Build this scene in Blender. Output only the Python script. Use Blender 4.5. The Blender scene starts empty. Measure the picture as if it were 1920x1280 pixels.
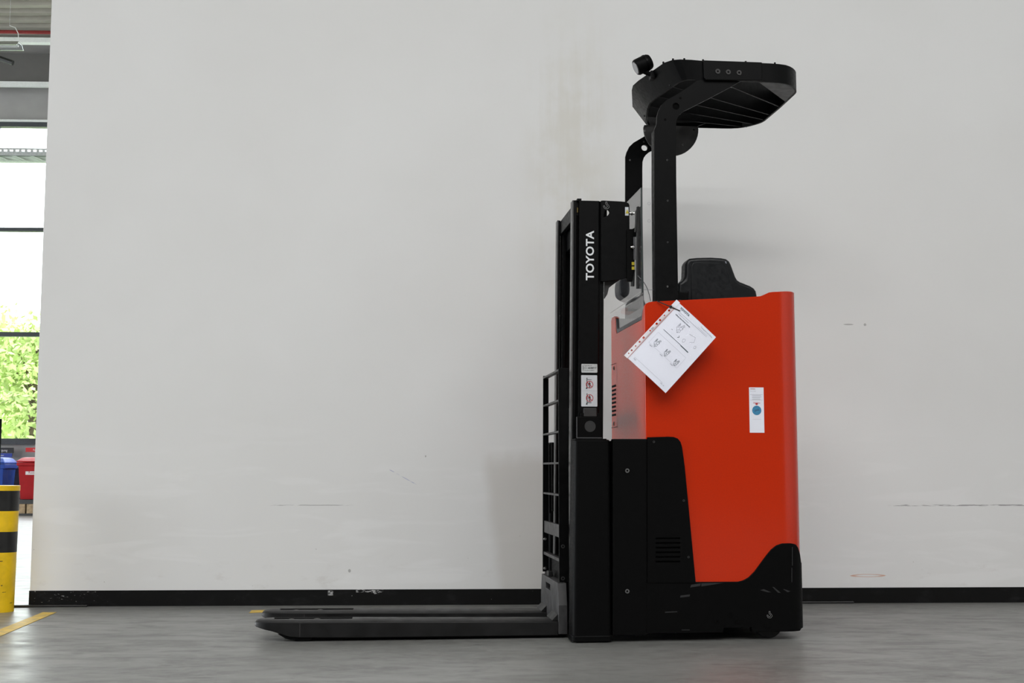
import bpy, bmesh, math, random
from mathutils import Vector, Matrix
random.seed(7)
scene = bpy.context.scene
COL = scene.collection

# ------------------------------------------------------------------ camera, world, lights, exposure
FPX = 2400.0                                   # focal length in pixels of the 1920 x 1280 frame
PITCH = math.atan(240 / FPX)
EYE = 0.662
cam = bpy.data.objects.new('camera', bpy.data.cameras.new('camera'))
COL.objects.link(cam)
cam.location = (0, 0, EYE)
cam.rotation_euler = (math.pi / 2 + PITCH, 0, 0)
cam.data.sensor_width = 36.0
cam.data.lens = 36.0 * FPX / 1920
cam.data.clip_end = 300
scene.camera = cam

world = bpy.data.worlds.new('overcast_sky')
scene.world = world
world.use_nodes = True
bgn = world.node_tree.nodes['Background']
bgn.inputs[0].default_value = (0.93, 0.97, 1.0, 1)
bgn.inputs[1].default_value = 8.0

def area_light(name, loc, rot, sx, sy, energy, col=(1, 1, 1)):
    d = bpy.data.lights.new(name, 'AREA'); d.shape = 'RECTANGLE'
    d.size = sx; d.size_y = sy; d.energy = energy; d.color = col
    o = bpy.data.objects.new(name, d); COL.objects.link(o)
    o.location = loc; o.rotation_euler = rot
    return o
# skylight strips of the hall roof, above and in front of the wall
for ly in (-0.4, -4.0, -7.6):
    area_light('skylight_light', (0.2, ly, 7.2), (0, 0, 0), 11.0, 1.2, 455, (1, 0.995, 0.985))

vs = scene.view_settings
vs.view_transform = 'Standard'; vs.look = 'None'; vs.gamma = 1.0; vs.use_curve_mapping = False
vs.exposure = 0.0

# ------------------------------------------------------------------ frames: a photo point at a known depth -> metres
CP, SP = math.cos(PITCH), math.sin(PITCH)
def ray(px, py):
    u = (px - 960) / FPX; v = (640 - py) / FPX
    return Vector((u, CP - v * SP, SP + v * CP))
def on_floor(px, py, z=0.0):
    d = ray(px, py); t = (z - EYE) / d.z
    return Vector((d.x * t, d.y * t, z))
def at_depth(px, py, D):
    d = ray(px, py); t = D / d.y
    return Vector((d.x * t, D, EYE + d.z * t))
TRUCK_A = math.radians(6.3)
TRUCK_O = on_floor(1075, 1205)
CA, SA = math.cos(TRUCK_A), math.sin(TRUCK_A)
def _loc(v): return Vector((v.x * CA + v.y * SA, -v.x * SA + v.y * CA, v.z))
C0 = _loc(Vector((0, 0, EYE)) - TRUCK_O)
def at(px, py, Y):                             # truck metres (X, Z) on the plane Y of the truck
    d = _loc(ray(px, py)); t = (Y - C0.y) / d.y
    return (C0.x + d.x * t, C0.z + d.z * t)
def atp(px, py, Y):
    x, z = at(px, py, Y); return Vector((x, Y, z))
def ats(pts, Y): return [at(a, b, Y) for a, b in pts]
def atx(px, py, X):
    d = _loc(ray(px, py)); t = (X - C0.x) / d.x
    return (C0.y + d.y * t, C0.z + d.z * t)

# ------------------------------------------------------------------ materials
class NT:
    def __init__(s, m): s.t = m.node_tree; s.n = s.t.nodes; s.l = s.t.links
    def put(s, sock, v):
        if isinstance(v, bpy.types.NodeSocket): s.l.new(v, sock)
        elif v is not None:
            if hasattr(sock.default_value, '__len__') and not hasattr(v, '__len__'): v = (v,) * len(sock.default_value)
            if hasattr(v, '__len__') and len(sock.default_value) == 4 and len(v) == 3: v = tuple(v) + (1,)
            sock.default_value = v
    def math(s, op, a, b=None, c=None):
        n = s.n.new('ShaderNodeMath'); n.operation = op
        for i, v in enumerate((a, b, c)):
            if v is not None: s.put(n.inputs[i], v)
        return n.outputs[0]
    def mul(s, a, b): return s.math('MULTIPLY', a, b)
    def coord(s):
        c = s.n.new('ShaderNodeTexCoord'); return c.outputs['Object']
    def sep(s, v):
        n = s.n.new('ShaderNodeSeparateXYZ'); s.put(n.inputs[0], v); return n.outputs
    def scale(s, v, sc):
        n = s.n.new('ShaderNodeMapping'); s.put(n.inputs[0], v); n.inputs['Scale'].default_value = sc; return n.outputs[0]
    def noise(s, v, scale, detail=4, rough=0.55, dist=0.0):
        n = s.n.new('ShaderNodeTexNoise'); s.put(n.inputs['Vector'], v)
        n.inputs['Scale'].default_value = scale; n.inputs['Detail'].default_value = detail
        n.inputs['Roughness'].default_value = rough; n.inputs['Distortion'].default_value = dist
        return n.outputs['Fac']
    def ss(s, v, lo, hi, a=0.0, b=1.0):
        n = s.n.new('ShaderNodeMapRange'); n.interpolation_type = 'SMOOTHSTEP'
        s.put(n.inputs[0], v)
        for i, q in zip((1, 2, 3, 4), (lo, hi, a, b)): s.put(n.inputs[i], q)
        return n.outputs[0]
    def band(s, v, a0, a1, b1, b0): return s.mul(s.ss(v, a0, a1), s.ss(v, b1, b0, 1.0, 0.0))
    def mix(s, f, a, b):
        n = s.n.new('ShaderNodeMix'); n.data_type = 'RGBA'
        s.put(n.inputs[0], f); s.put(n.inputs[6], a); s.put(n.inputs[7], b); return n.outputs[2]
    def bump(s, h, strength, dist=0.01):
        n = s.n.new('ShaderNodeBump'); n.inputs['Strength'].default_value = strength
        n.inputs['Distance'].default_value = dist; s.put(n.inputs['Height'], h); return n.outputs[0]

def mat(name, col, rough=0.5, metal=0.0, spec=0.5, coat=0.0, emis=None, estr=0.0, grain=0.0, gscale=40, gbump=0.0):
    m = bpy.data.materials.new(name); m.use_nodes = True
    b = m.node_tree.nodes['Principled BSDF']
    b.inputs['Base Color'].default_value = tuple(col) + (1,)
    b.inputs['Roughness'].default_value = rough; b.inputs['Metallic'].default_value = metal
    b.inputs['Specular IOR Level'].default_value = spec
    b.inputs['Coat Weight'].default_value = coat; b.inputs['Coat Roughness'].default_value = 0.12
    if emis:
        b.inputs['Emission Color'].default_value = tuple(emis) + (1,); b.inputs['Emission Strength'].default_value = estr
    if grain or gbump:
        t = NT(m); f = t.noise(t.coord(), gscale, 5)
        if grain:
            lo = tuple(c * (1 - grain) for c in col); hi = tuple(min(1, c * (1 + grain)) for c in col)
            t.put(b.inputs['Base Color'], t.mix(t.ss(f, 0.3, 0.7), lo, hi))
            t.put(b.inputs['Roughness'], t.ss(f, 0.3, 0.7, max(0.02, rough - 0.06), min(1, rough + 0.08)))
        if gbump: t.put(b.inputs['Normal'], t.bump(f, gbump, 0.002))
    return m

M = {}
M['black'] = mat('black_paint', (0.0018, 0.0019, 0.0021), 0.42, spec=0.11, grain=0.15, gscale=60, gbump=0.03)
M['plastic'] = mat('black_plastic', (0.0012, 0.0012, 0.0013), 0.5, spec=0.09, grain=0.15, gscale=120, gbump=0.05)
M['charcoal'] = mat('charcoal_paint', (0.021, 0.020, 0.020), 0.45, spec=0.5, grain=0.25, gscale=25, gbump=0.04)
M['fork'] = mat('worn_fork_paint', (0.0050, 0.0048, 0.0050), 0.46, spec=0.3, grain=0.35, gscale=14, gbump=0.06)
M['rail'] = mat('lit_rail_paint', (0.05, 0.05, 0.05), 0.35, spec=0.5, grain=0.2, gscale=30)  # lighter copy of the black paint, side light put into its colour
M['heel'] = mat('carriage_paint', (0.034, 0.033, 0.034), 0.45, spec=0.5, grain=0.3, gscale=18, gbump=0.05)
M['steel'] = mat('bright_steel', (0.55, 0.55, 0.54), 0.25, metal=1.0, grain=0.1)
M['dullsteel'] = mat('dull_steel', (0.20, 0.20, 0.20), 0.4, metal=0.9, grain=0.15)
M['boltdark'] = mat('dark_bolt', (0.06, 0.06, 0.06), 0.35, metal=0.6)
M['void'] = mat('recess_shade_and_post', (0.002, 0.002, 0.002), 0.9, spec=0.1)  # near-black: shade of holes and recesses put into colour; also plain post colour
M['orange'] = mat('orange_paint', (0.52, 0.0245, 0.0015), 0.45, spec=0.05, coat=0.75, grain=0.04, gscale=180, gbump=0.02)
M['seat'] = mat('seat_vinyl', (0.004, 0.0048, 0.0060), 0.36, spec=0.28, grain=0.1, gscale=90, gbump=0.05)
M['trimgrey'] = mat('grey_trim_plastic', (0.10, 0.10, 0.105), 0.5, grain=0.1)
M['console'] = mat('console_plastic', (0.030, 0.032, 0.040), 0.45, grain=0.1)
M['rubber'] = mat('wheel_rubber', (0.012, 0.012, 0.012), 0.7, grain=0.2)
M['poly'] = mat('roller_polyurethane', (0.06, 0.058, 0.052), 0.45, grain=0.2)
M['white_ink'] = mat('white_ink', (0.72, 0.74, 0.76), 0.5)
M['grey_ink'] = mat('grey_ink', (0.34, 0.34, 0.34), 0.5)
M['label'] = mat('label_film', (0.56, 0.59, 0.62), 0.35, grain=0.04, gscale=30)
M['label_silver'] = mat('silver_plate', (0.50, 0.53, 0.53), 0.3, grain=0.08, gscale=25)
M['red_ink'] = mat('red_ink', (0.42, 0.012, 0.02), 0.5)
M['black_ink'] = mat('black_ink', (0.02, 0.02, 0.025), 0.6)
M['soft_ink'] = mat('soft_ink', (0.20, 0.21, 0.25), 0.6)
M['blue_ink'] = mat('blue_ink', (0.045, 0.28, 0.50), 0.5, grain=0.2, gscale=400)
M['darkblue_ink'] = mat('dark_blue_ink', (0.03, 0.12, 0.24), 0.5)
M['yellow_ink'] = mat('yellow_ink', (0.50, 0.40, 0.015), 0.5)
M['sticker'] = mat('sticker_paper', (0.80, 0.82, 0.90), 0.45)
M['paper'] = mat('paper', (0.70, 0.715, 0.785), 0.55, grain=0.02, gscale=12)
M['tie'] = mat('cable_tie_nylon', (0.008, 0.008, 0.008), 0.4)
M['lens'] = mat('lamp_lens', (0.25, 0.25, 0.255), 0.2, spec=0.6)
M['chrome'] = mat('lamp_chrome', (0.75, 0.77, 0.78), 0.18, metal=1.0)

def clear_sheet(name, tint, veil, veil_col=(0.8, 0.8, 0.82), rough=0.05, refl=0.55):
    m = bpy.data.materials.new(name); m.use_nodes = True; t = NT(m); t.n.clear()
    out = t.n.new('ShaderNodeOutputMaterial')
    tr = t.n.new('ShaderNodeBsdfTransparent'); tr.inputs[0].default_value = tuple(tint) + (1,)
    gl = t.n.new('ShaderNodeBsdfGlossy'); gl.inputs['Roughness'].default_value = rough
    gl.inputs[0].default_value = (1, 1, 1, 1)
    fr = t.n.new('ShaderNodeFresnel'); fr.inputs[0].default_value = 1.45
    df = t.n.new('ShaderNodeBsdfDiffuse'); df.inputs[0].default_value = tuple(veil_col) + (1,)
    m1 = t.n.new('ShaderNodeMixShader'); t.put(m1.inputs[0], t.ss(t.noise(t.coord(), 9, 3), 0.2, 0.8, veil * 0.6, veil * 1.4))
    t.l.new(tr.outputs[0], m1.inputs[1]); t.l.new(df.outputs[0], m1.inputs[2])
    m2 = t.n.new('ShaderNodeMixShader'); geo = t.n.new('ShaderNodeNewGeometry'); t.put(m2.inputs[0], t.math('MINIMUM', t.mul(t.mul(fr.outputs[0], refl), t.math('SUBTRACT', 1.0, geo.outputs['Backfacing'])), 0.9))
    t.l.new(m1.outputs[0], m2.inputs[1]); t.l.new(gl.outputs[0], m2.inputs[2])
    t.l.new(m2.outputs[0], out.inputs[0])
    return m
M['screen'] = clear_sheet('clear_polycarbonate', (0.985, 0.985, 0.985), 0.012, refl=1.35)
M['screen_edge'] = mat('screen_edge', (0.03, 0.04, 0.04), 0.3)
M['sleeve'] = clear_sheet('plastic_sleeve', (0.995, 0.995, 1.0), 0.0, (0.9, 0.9, 0.95), 0.32, 0.22)
M['strip'] = clear_sheet('sleeve_strip', (0.9, 0.9, 0.9), 0.62, (0.80, 0.80, 0.84), 0.2)
M['glass'] = clear_sheet('window_glass', (0.97, 0.985, 0.98), 0.0)

# wall paint: white, with the stains and scuffs of this wall (metres along the wall, height)
def wall_paint():
    m = bpy.data.materials.new('white_wall_paint'); m.use_nodes = True; t = NT(m)
    b = t.n['Principled BSDF']; co = t.coord(); X, Y, Z = t.sep(co)
    big = t.noise(co, 0.9, 3); mid = t.noise(co, 5, 5); fine = t.noise(co, 60, 4)
    col = t.mix(t.ss(big, 0.3, 0.7), (0.745, 0.744, 0.738), (0.775, 0.777, 0.775))
    # brush marks, long arcs low on the wall
    arcs = t.noise(t.scale(co, (0.9, 1, 5.0)), 2.2, 4, 0.5, 0.6)
    col = t.mix(t.mul(t.mul(t.ss(arcs, 0.52, 0.66), t.ss(Z, 1.1, 0.4, 0.0, 1.0)), 0.35), col, (0.84, 0.84, 0.845))
    # faint drip stain high up
    drip = t.noise(t.scale(co, (9, 1, 0.7)), 1.6, 4, 0.6)
    blot = t.noise(co, 2.6, 4, 0.6)
    area = t.mul(t.band(X, 0.0, 0.22, 0.34, 0.62), t.band(Z, 1.2, 1.9, 2.5, 3.2))
    f = t.mul(area, t.ss(t.math('ADD', t.mul(drip, 0.35), t.mul(blot, 0.7)), 0.42, 0.62))
    col = t.mix(t.mul(f, 0.5), col, (0.64, 0.615, 0.54))
    # broad grey-brown tone low, left of the truck, slanted left edge
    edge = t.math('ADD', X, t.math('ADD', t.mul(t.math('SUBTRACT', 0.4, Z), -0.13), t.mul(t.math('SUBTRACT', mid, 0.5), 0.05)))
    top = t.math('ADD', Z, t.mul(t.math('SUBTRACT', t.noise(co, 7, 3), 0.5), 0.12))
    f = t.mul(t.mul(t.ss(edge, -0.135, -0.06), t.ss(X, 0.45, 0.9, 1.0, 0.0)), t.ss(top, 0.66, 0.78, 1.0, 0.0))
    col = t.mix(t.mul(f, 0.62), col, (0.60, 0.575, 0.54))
    # speckle and smears near the floor
    sm = t.noise(t.scale(co, (1, 1, 2.2)), 6, 5, 0.65)
    col = t.mix(t.mul(t.mul(t.ss(sm, 0.56, 0.72), t.ss(Z, 0.34, 0.08, 0.0, 1.0)), 0.45), col, (0.62, 0.60, 0.58))
    sp = t.noise(co, 38, 2)
    col = t.mix(t.mul(t.mul(t.ss(sp, 0.74, 0.78), t.ss(Z, 0.45, 0.1, 0.0, 1.0)), 0.7), col, (0.30, 0.27, 0.24))
    # long scuffs at pallet height
    wob = t.mul(t.math('SUBTRACT', t.noise(co, 14, 3), 0.5), 0.004)
    zz = t.math('ADD', Z, wob)
    brk = t.ss(t.noise(t.scale(co, (1, 1, 8)), 13, 3), 0.40, 0.55)
    for x0, x1, z0, w, a in ((-1.19, -0.82, 0.487, 0.0016, 0.5), (1.93, 5.0, 0.483, 0.0024, 0.8), (1.0, 1.12, 0.39, 0.003, 0.3)):
        f = t.mul(t.mul(t.band(X, x0 - 0.05, x0 + 0.02, x1 - 0.02, x1 + 0.05), t.band(zz, z0 - w * 2, z0 - w, z0 + w, z0 + w * 2)), brk)
        col = t.mix(t.mul(f, a), col, (0.26, 0.25, 0.26))
    # blue pencil stroke
    dz = t.math('ADD', t.math('SUBTRACT', Z, 0.662), t.mul(t.math('ADD', X, 0.609), 0.55))
    f = t.mul(t.mul(t.band(dz, -0.003, -0.001, 0.001, 0.003), t.band(X, -0.612, -0.607, -0.49, -0.47)), brk)
    col = t.mix(t.mul(f, 0.7), col, (0.36, 0.38, 0.55))
    # small dark knocks
    for x0, z0, rx, rz in ((1.715, 1.397, 0.03, 0.004), (1.80, 1.396, 0.008, 0.008), (-0.43, 0.728, 0.004, 0.006), (-0.80, 0.167, 0.008, 0.010)):
        d = t.math('ADD', t.math('POWER', t.math('DIVIDE', t.math('ABSOLUTE', t.math('SUBTRACT', X, x0)), rx), 2.0),
                   t.math('POWER', t.math('DIVIDE', t.math('ABSOLUTE', t.math('SUBTRACT', zz, z0)), rz), 2.0))
        col = t.mix(t.mul(t.ss(d, 0.4, 1.0, 1.0, 0.0), 0.6), col, (0.22, 0.21, 0.2))
    # orange oval scrape
    d = t.math('ADD', t.math('POWER', t.math('DIVIDE', t.math('ABSOLUTE', t.math('SUBTRACT', X, 1.78)), 0.085), 2.0),
               t.math('POWER', t.math('DIVIDE', t.math('ABSOLUTE', t.math('SUBTRACT', zz, 0.135)), 0.007), 2.0))
    col = t.mix(t.mul(t.band(d, 0.3, 0.8, 0.95, 1.25), 0.7), col, (0.62, 0.25, 0.12))
    t.put(b.inputs['Base Color'], col)
    b.inputs['Roughness'].default_value = 0.62; b.inputs['Specular IOR Level'].default_value = 0.3
    t.put(b.inputs['Normal'], t.bump(t.math('ADD', t.mul(mid, 0.7), t.mul(fine, 0.3)), 0.12, 0.006))
    return m
M['wall'] = wall_paint()

def skirting():
    m = bpy.data.materials.new('black_skirting_paint'); m.use_nodes = True; t = NT(m)
    b = t.n['Principled BSDF']; co = t.coord(); X, Y, Z = t.sep(co)
    n1 = t.noise(t.scale(co, (1, 1, 2)), 9, 5, 0.65)
    col = t.mix(t.ss(n1, 0.5, 0.75), (0.0035, 0.0035, 0.0035), (0.012, 0.012, 0.0125))
    ch = t.noise(t.scale(co, (1, 1, 2.5)), 45, 4, 0.7)
    for x0, x1, z0, z1, lo in ((-0.897, -0.885, 0.052, 0.068, 0.40), (-0.76, -0.64, 0.066, 0.078, 0.50), (-0.70, -0.66, 0.058, 0.070, 0.50), (-2.35, -2.0, 0.02, 0.09, 0.62)):
        f = t.mul(t.mul(t.band(X, x0 - 0.01, x0, x1, x1 + 0.01), t.band(Z, z0 - 0.006, z0, z1, z1 + 0.006)), t.ss(ch, lo, lo + 0.10))
        col = t.mix(t.mul(f, 0.85), col, (0.5, 0.5, 0.5))
    f = t.ss(t.noise(co, 55, 2), 0.76, 0.80)
    col = t.mix(t.mul(f, 0.4), col, (0.35, 0.35, 0.35))
    t.put(b.inputs['Base Color'], col); t.put(b.inputs['Roughness'], t.ss(n1, 0.3, 0.7, 0.5, 0.7))
    b.inputs['Specular IOR Level'].default_value = 0.16
    return m
M['skirting'] = skirting()

def concrete():
    m = bpy.data.materials.new('sealed_concrete'); m.use_nodes = True; t = NT(m)
    b = t.n['Principled BSDF']; co = t.coord(); X, Y, Z = t.sep(co)
    a = t.noise(t.scale(co, (0.8, 1.6, 1)), 1.1, 5, 0.6, 0.3)
    s = t.noise(t.scale(co, (1, 2.2, 1)), 4.2, 6, 0.62, 0.4)
    f1 = t.noise(co, 30, 5, 0.7)
    col = t.mix(t.ss(a, 0.32, 0.68), (0.145, 0.146, 0.138), (0.218, 0.220, 0.211))
    col = t.mix(t.mul(t.ss(s, 0.46, 0.68), 0.65), col, (0.110, 0.110, 0.103))
    s2 = t.noise(t.scale(co, (1, 1.5, 1)), 14, 6, 0.7, 0.5)
    col = t.mix(t.mul(t.ss(s2, 0.42, 0.66), 0.45), col, (0.255, 0.257, 0.246))
    col = t.mix(t.mul(t.ss(f1, 0.45, 0.75), 0.22), col, (0.33, 0.33, 0.32))
    d1 = t.noise(t.scale(co, (1, 2.5, 1)), 9, 3, 0.5, 0.2)
    col = t.mix(t.mul(t.ss(d1, 0.66, 0.73), 0.75), col, (0.07, 0.065, 0.06))
    sc = t.noise(t.scale(co, (0.5, 9, 1)), 4, 4, 0.6)
    col = t.mix(t.mul(t.ss(sc, 0.60, 0.72), 0.22), col, (0.32, 0.32, 0.31))
    t.put(b.inputs['Base Color'], col)
    t.put(b.inputs['Roughness'], t.ss(s, 0.3, 0.7, 0.29, 0.45))
    b.inputs['Specular IOR Level'].default_value = 0.5
    t.put(b.inputs['Normal'], t.bump(t.math('ADD', t.mul(a, 0.6), t.mul(f1, 0.2)), 0.10, 0.01))
    return m
M['floor'] = concrete()
M['yellow_line'] = mat('yellow_floor_paint', (0.60, 0.40, 0.05), 0.5, grain=0.25, gscale=16)
M['hazard_yellow'] = mat('hazard_yellow', (0.86, 0.55, 0.004), 0.38, grain=0.12, gscale=12)
M['hazard_black'] = mat('hazard_black', (0.010, 0.010, 0.010), 0.4, grain=0.2, gscale=20)
M['deck'] = mat('roof_deck', (0.36, 0.34, 0.29), 0.6, grain=0.08, gscale=3)
M['halldark'] = mat('unseen_dark_wall', (0.06, 0.06, 0.06), 0.8, grain=0.2, gscale=0.8)  # for the added wall behind the viewer, dark to dim reflections
M['halllight'] = mat('hall_side_wall', (0.62, 0.62, 0.61), 0.7, grain=0.05, gscale=0.8)
M['frame_dark'] = mat('anthracite_aluminium', (0.045, 0.050, 0.058), 0.4, grain=0.1)
M['panel_grey'] = mat('grey_cladding', (0.34, 0.33, 0.32), 0.6, grain=0.06, gscale=2)
M['panel_dark'] = mat('dark_cladding', (0.12, 0.115, 0.11), 0.6, grain=0.1, gscale=2)
M['pipe_white'] = mat('white_duct', (0.78, 0.80, 0.78), 0.5, grain=0.04)
M['pipe_red'] = mat('red_sprinkler_pipe', (0.26, 0.02, 0.02), 0.4, grain=0.1)
M['galv'] = mat('galvanised_steel', (0.55, 0.57, 0.58), 0.42, metal=0.7, grain=0.12, gscale=30)
M['mint'] = mat('pale_green_plastic', (0.62, 0.72, 0.60), 0.5, grain=0.05)
M['bin_red'] = mat('red_bin_plastic', (0.42, 0.010, 0.014), 0.45, spec=0.3, grain=0.08, gscale=10)
M['bin_blue'] = mat('blue_bin_plastic', (0.020, 0.065, 0.34), 0.45, spec=0.3, grain=0.08, gscale=10)
M['bin_grey'] = mat('dark_grey_bin_plastic', (0.05, 0.05, 0.052), 0.5, grain=0.1, gscale=10)
M['wood'] = mat('pallet_wood', (0.42, 0.30, 0.18), 0.75, grain=0.25, gscale=20)
M['sign_red'] = mat('red_sign', (0.60, 0.02, 0.02), 0.45); M['sign_black'] = mat('black_sign', (0.015, 0.015, 0.018), 0.45)
M['sign_blue'] = mat('blue_sign', (0.02, 0.05, 0.34), 0.45); M['sign_text'] = mat('sign_lettering', (0.75, 0.75, 0.75), 0.5)
M['bark'] = mat('tree_bark', (0.12, 0.09, 0.06), 0.9, grain=0.4, gscale=8, gbump=0.4)
M['leaf'] = mat('spring_leaves', (0.36, 0.47, 0.15), 0.6, grain=0.35, gscale=1.2)
M['yard'] = mat('yard_ground', (0.30, 0.33, 0.26), 0.9, grain=0.2, gscale=1.0)

# ------------------------------------------------------------------ mesh helpers
def finish(name, verts, faces, m, parent=None, bevel=0.0, seg=2, smooth=None):
    me = bpy.data.meshes.new(name); me.from_pydata([tuple(v) for v in verts], [], faces); me.validate()
    bm = bmesh.new(); bm.from_mesh(me); bmesh.ops.recalc_face_normals(bm, faces=bm.faces); bm.to_mesh(me); bm.free()
    me.materials.append(m)
    if smooth is not None:
        me.polygons.foreach_set('use_smooth', [True] * len(me.polygons)); me.set_sharp_from_angle(angle=math.radians(smooth))
    o = bpy.data.objects.new(name, me); COL.objects.link(o)
    if parent is not None: o.parent = parent
    if bevel > 0:
        b = o.modifiers.new('bevel', 'BEVEL'); b.width = bevel; b.segments = seg; b.limit_method = 'ANGLE'; b.angle_limit = math.radians(32)
    return o

class MB:
    """collects simple solids that belong to ONE part"""
    def __init__(s): s.v = []; s.f = []
    def add(s, v, f):
        k = len(s.v); s.v += [Vector(q) for q in v]; s.f += [tuple(i + k for i in q) for q in f]; return s
    def box(s, x0, x1, y0, y1, z0, z1):
        v = [(x, y, z) for x in (x0, x1) for y in (y0, y1) for z in (z0, z1)]
        return s.add(v, [(0, 1, 3, 2), (4, 6, 7, 5), (0, 4, 5, 1), (2, 3, 7, 6), (0, 2, 6, 4), (1, 5, 7, 3)])
    def prism(s, pts, a0, a1, axis='y'):
        """pts: outline in the plane; axis 'y': (x, z) pushed along y; 'z': (x, y) along z; 'x': (y, z) along x"""
        n = len(pts)
        def P(p, a): return {'y': (p[0], a, p[1]), 'z': (p[0], p[1], a), 'x': (a, p[0], p[1])}[axis]
        v = [P(p, a0) for p in pts] + [P(p, a1) for p in pts]
        f = [tuple(range(n)), tuple(range(2 * n - 1, n - 1, -1))] + [(i, (i + 1) % n, n + (i + 1) % n, n + i) for i in range(n)]
        return s.add(v, f)
    def prism_holes(s, outer, holes, a0, a1, axis='y'):
        bm = bmesh.new(); loops = [outer] + holes; edges = []
        for lp in loops:
            vv = [bm.verts.new((p[0], p[1], 0)) for p in lp]
            edges += [bm.edges.new((vv[i], vv[(i + 1) % len(vv)])) for i in range(len(vv))]
        bmesh.ops.triangle_fill(bm, use_beauty=True, use_dissolve=False, edges=edges)
        bm.verts.index_update()
        pts = [(v.co.x, v.co.y) for v in bm.verts]; tri = [tuple(v.index for v in f.verts) for f in bm.faces]
        bm.free(); n = len(pts)
        def P(p, a): return {'y': (p[0], a, p[1]), 'z': (p[0], p[1], a), 'x': (a, p[0], p[1])}[axis]
        f = list(tri) + [tuple(reversed([i + n for i in q])) for q in tri]
        k = 0
        for lp in loops:
            L = len(lp)
            for i in range(L): f.append((k + i, k + (i + 1) % L, n + k + (i + 1) % L, n + k + i))
            k += L
        return s.add([P(p, a0) for p in pts] + [P(p, a1) for p in pts], f)
    def tube(s, path, r, n=10, caps=True):
        path = [Vector(p) for p in path]; rings = []; up0 = None
        rr = r if hasattr(r, '__len__') else [r] * len(path)
        for i, p in enumerate(path):
            d = (path[min(i + 1, len(path) - 1)] - path[max(i - 1, 0)]).normalized()
            if up0 is None: up0 = Vector((0, 0, 1)) if abs(d.z) < 0.9 else Vector((0, 1, 0))
            a = d.cross(up0).normalized(); b = d.cross(a).normalized(); up0 = -b if b.dot(up0) < 0 else b
            rings.append([p + (a * math.cos(2 * math.pi * k / n) + b * math.sin(2 * math.pi * k / n)) * rr[i] for k in range(n)])
        v = [q for R in rings for q in R]; f = []
        for i in range(len(path) - 1):
            for k in range(n): f.append((i * n + k, i * n + (k + 1) % n, (i + 1) * n + (k + 1) % n, (i + 1) * n + k))
        if caps: f += [tuple(range(n)), tuple(range((len(path) - 1) * n + n - 1, (len(path) - 1) * n - 1, -1))]
        return s.add(v, f)
    def build(s, name, m, parent=None, bevel=0.0, seg=2, smooth=None): return finish(name, s.v, s.f, m, parent, bevel, seg, smooth)

def disc(cx, cy, r, n=20, ry=None):
    ry = ry or r
    return [(cx + r * math.cos(2 * math.pi * k / n), cy + ry * math.sin(2 * math.pi * k / n)) for k in range(n)]
def rrect(x0, x1, y0, y1, r, n=4):
    o = []
    for cx, cy, a in ((x1 - r, y1 - r, 0), (x0 + r, y1 - r, 90), (x0 + r, y0 + r, 180), (x1 - r, y0 + r, 270)):
        o += [(cx + r * math.cos(math.radians(a + 90 * k / n)), cy + r * math.sin(math.radians(a + 90 * k / n))) for k in range(n + 1)]
    return o
def arcpts(cx, cy, r, a0, a1, n=8):
    return [(cx + r * math.cos(math.radians(a0 + (a1 - a0) * k / n)), cy + r * math.sin(math.radians(a0 + (a1 - a0) * k / n))) for k in range(n + 1)]
def smooth_poly(pts, it=2, closed=False):
    for _ in range(it):
        o = []; n = len(pts)
        for i in range(n if closed else n - 1):
            a, b = pts[i], pts[(i + 1) % n]
            o += [(a[0] * .75 + b[0] * .25, a[1] * .75 + b[1] * .25), (a[0] * .25 + b[0] * .75, a[1] * .25 + b[1] * .75)]
        pts = o if closed else [pts[0]] + o[1:-1] + [pts[-1]]
    return pts

class Print:
    """flat print: 2-D shapes laid on a surface by a map (u, v) -> point"""
    def __init__(s, maxseg=None): s.v = []; s.f = []; s.maxseg = maxseg
    def poly(s, pts): k = len(s.v); s.v += list(pts); s.f.append(tuple(range(k, k + len(pts)))); return s
    def rect(s, x0, x1, y0, y1): return s.poly([(x0, y0), (x1, y0), (x1, y1), (x0, y1)])
    def disc(s, x, y, r, n=24, ry=None): return s.poly(disc(x, y, r, n, ry))
    def ring(s, x, y, r0, r1, n=28):
        a, b = disc(x, y, r0, n), disc(x, y, r1, n)
        for i in range(n): s.poly([a[i], a[(i + 1) % n], b[(i + 1) % n], b[i]])
        return s
    def line(s, pts, w, closed=False):
        n = len(pts)
        for i in range(n if closed else n - 1):
            a, b = Vector(pts[i]), Vector(pts[(i + 1) % n]); d = b - a
            if d.length < 1e-9: continue
            ns = max(1, int(d.length / s.maxseg)) if s.maxseg else 1; st = d / ns
            d.normalize(); q = Vector((-d.y, d.x)) * w / 2; e = d * w * 0.35
            for k in range(ns):
                g, h = a + st * k, a + st * (k + 1)
                s.poly([tuple(g - e + q), tuple(g - e - q), tuple(h + e - q), tuple(h + e + q)])
        return s
    def text(s, txt, x, y, size, bold=0.0, align='LEFT', space=1.0, stretch=1.0):
        c = bpy.data.curves.new('t', 'FONT'); c.body = txt; c.size = size; c.offset = bold; c.align_x = align; c.space_character = space
        c.resolution_u = 3; c.fill_mode = 'FRONT'
        o = bpy.data.objects.new('t', c); COL.objects.link(o)
        dg = bpy.context.evaluated_depsgraph_get(); dg.update(); e = o.evaluated_get(dg); me = e.to_mesh()
        k = len(s.v); s.v += [(v.co.x * stretch + x, v.co.y + y) for v in me.vertices]; s.f += [tuple(i + k for i in p.vertices) for p in me.polygons]
        e.to_mesh_clear(); bpy.data.objects.remove(o); bpy.data.curves.remove(c); return s
    def build(s, name, fn, m, parent): 
        me = bpy.data.meshes.new(name); me.from_pydata([tuple(fn(*q)) for q in s.v], [], s.f); me.materials.append(m)
        o = bpy.data.objects.new(name, me); COL.objects.link(o); o.parent = parent; return o

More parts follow.
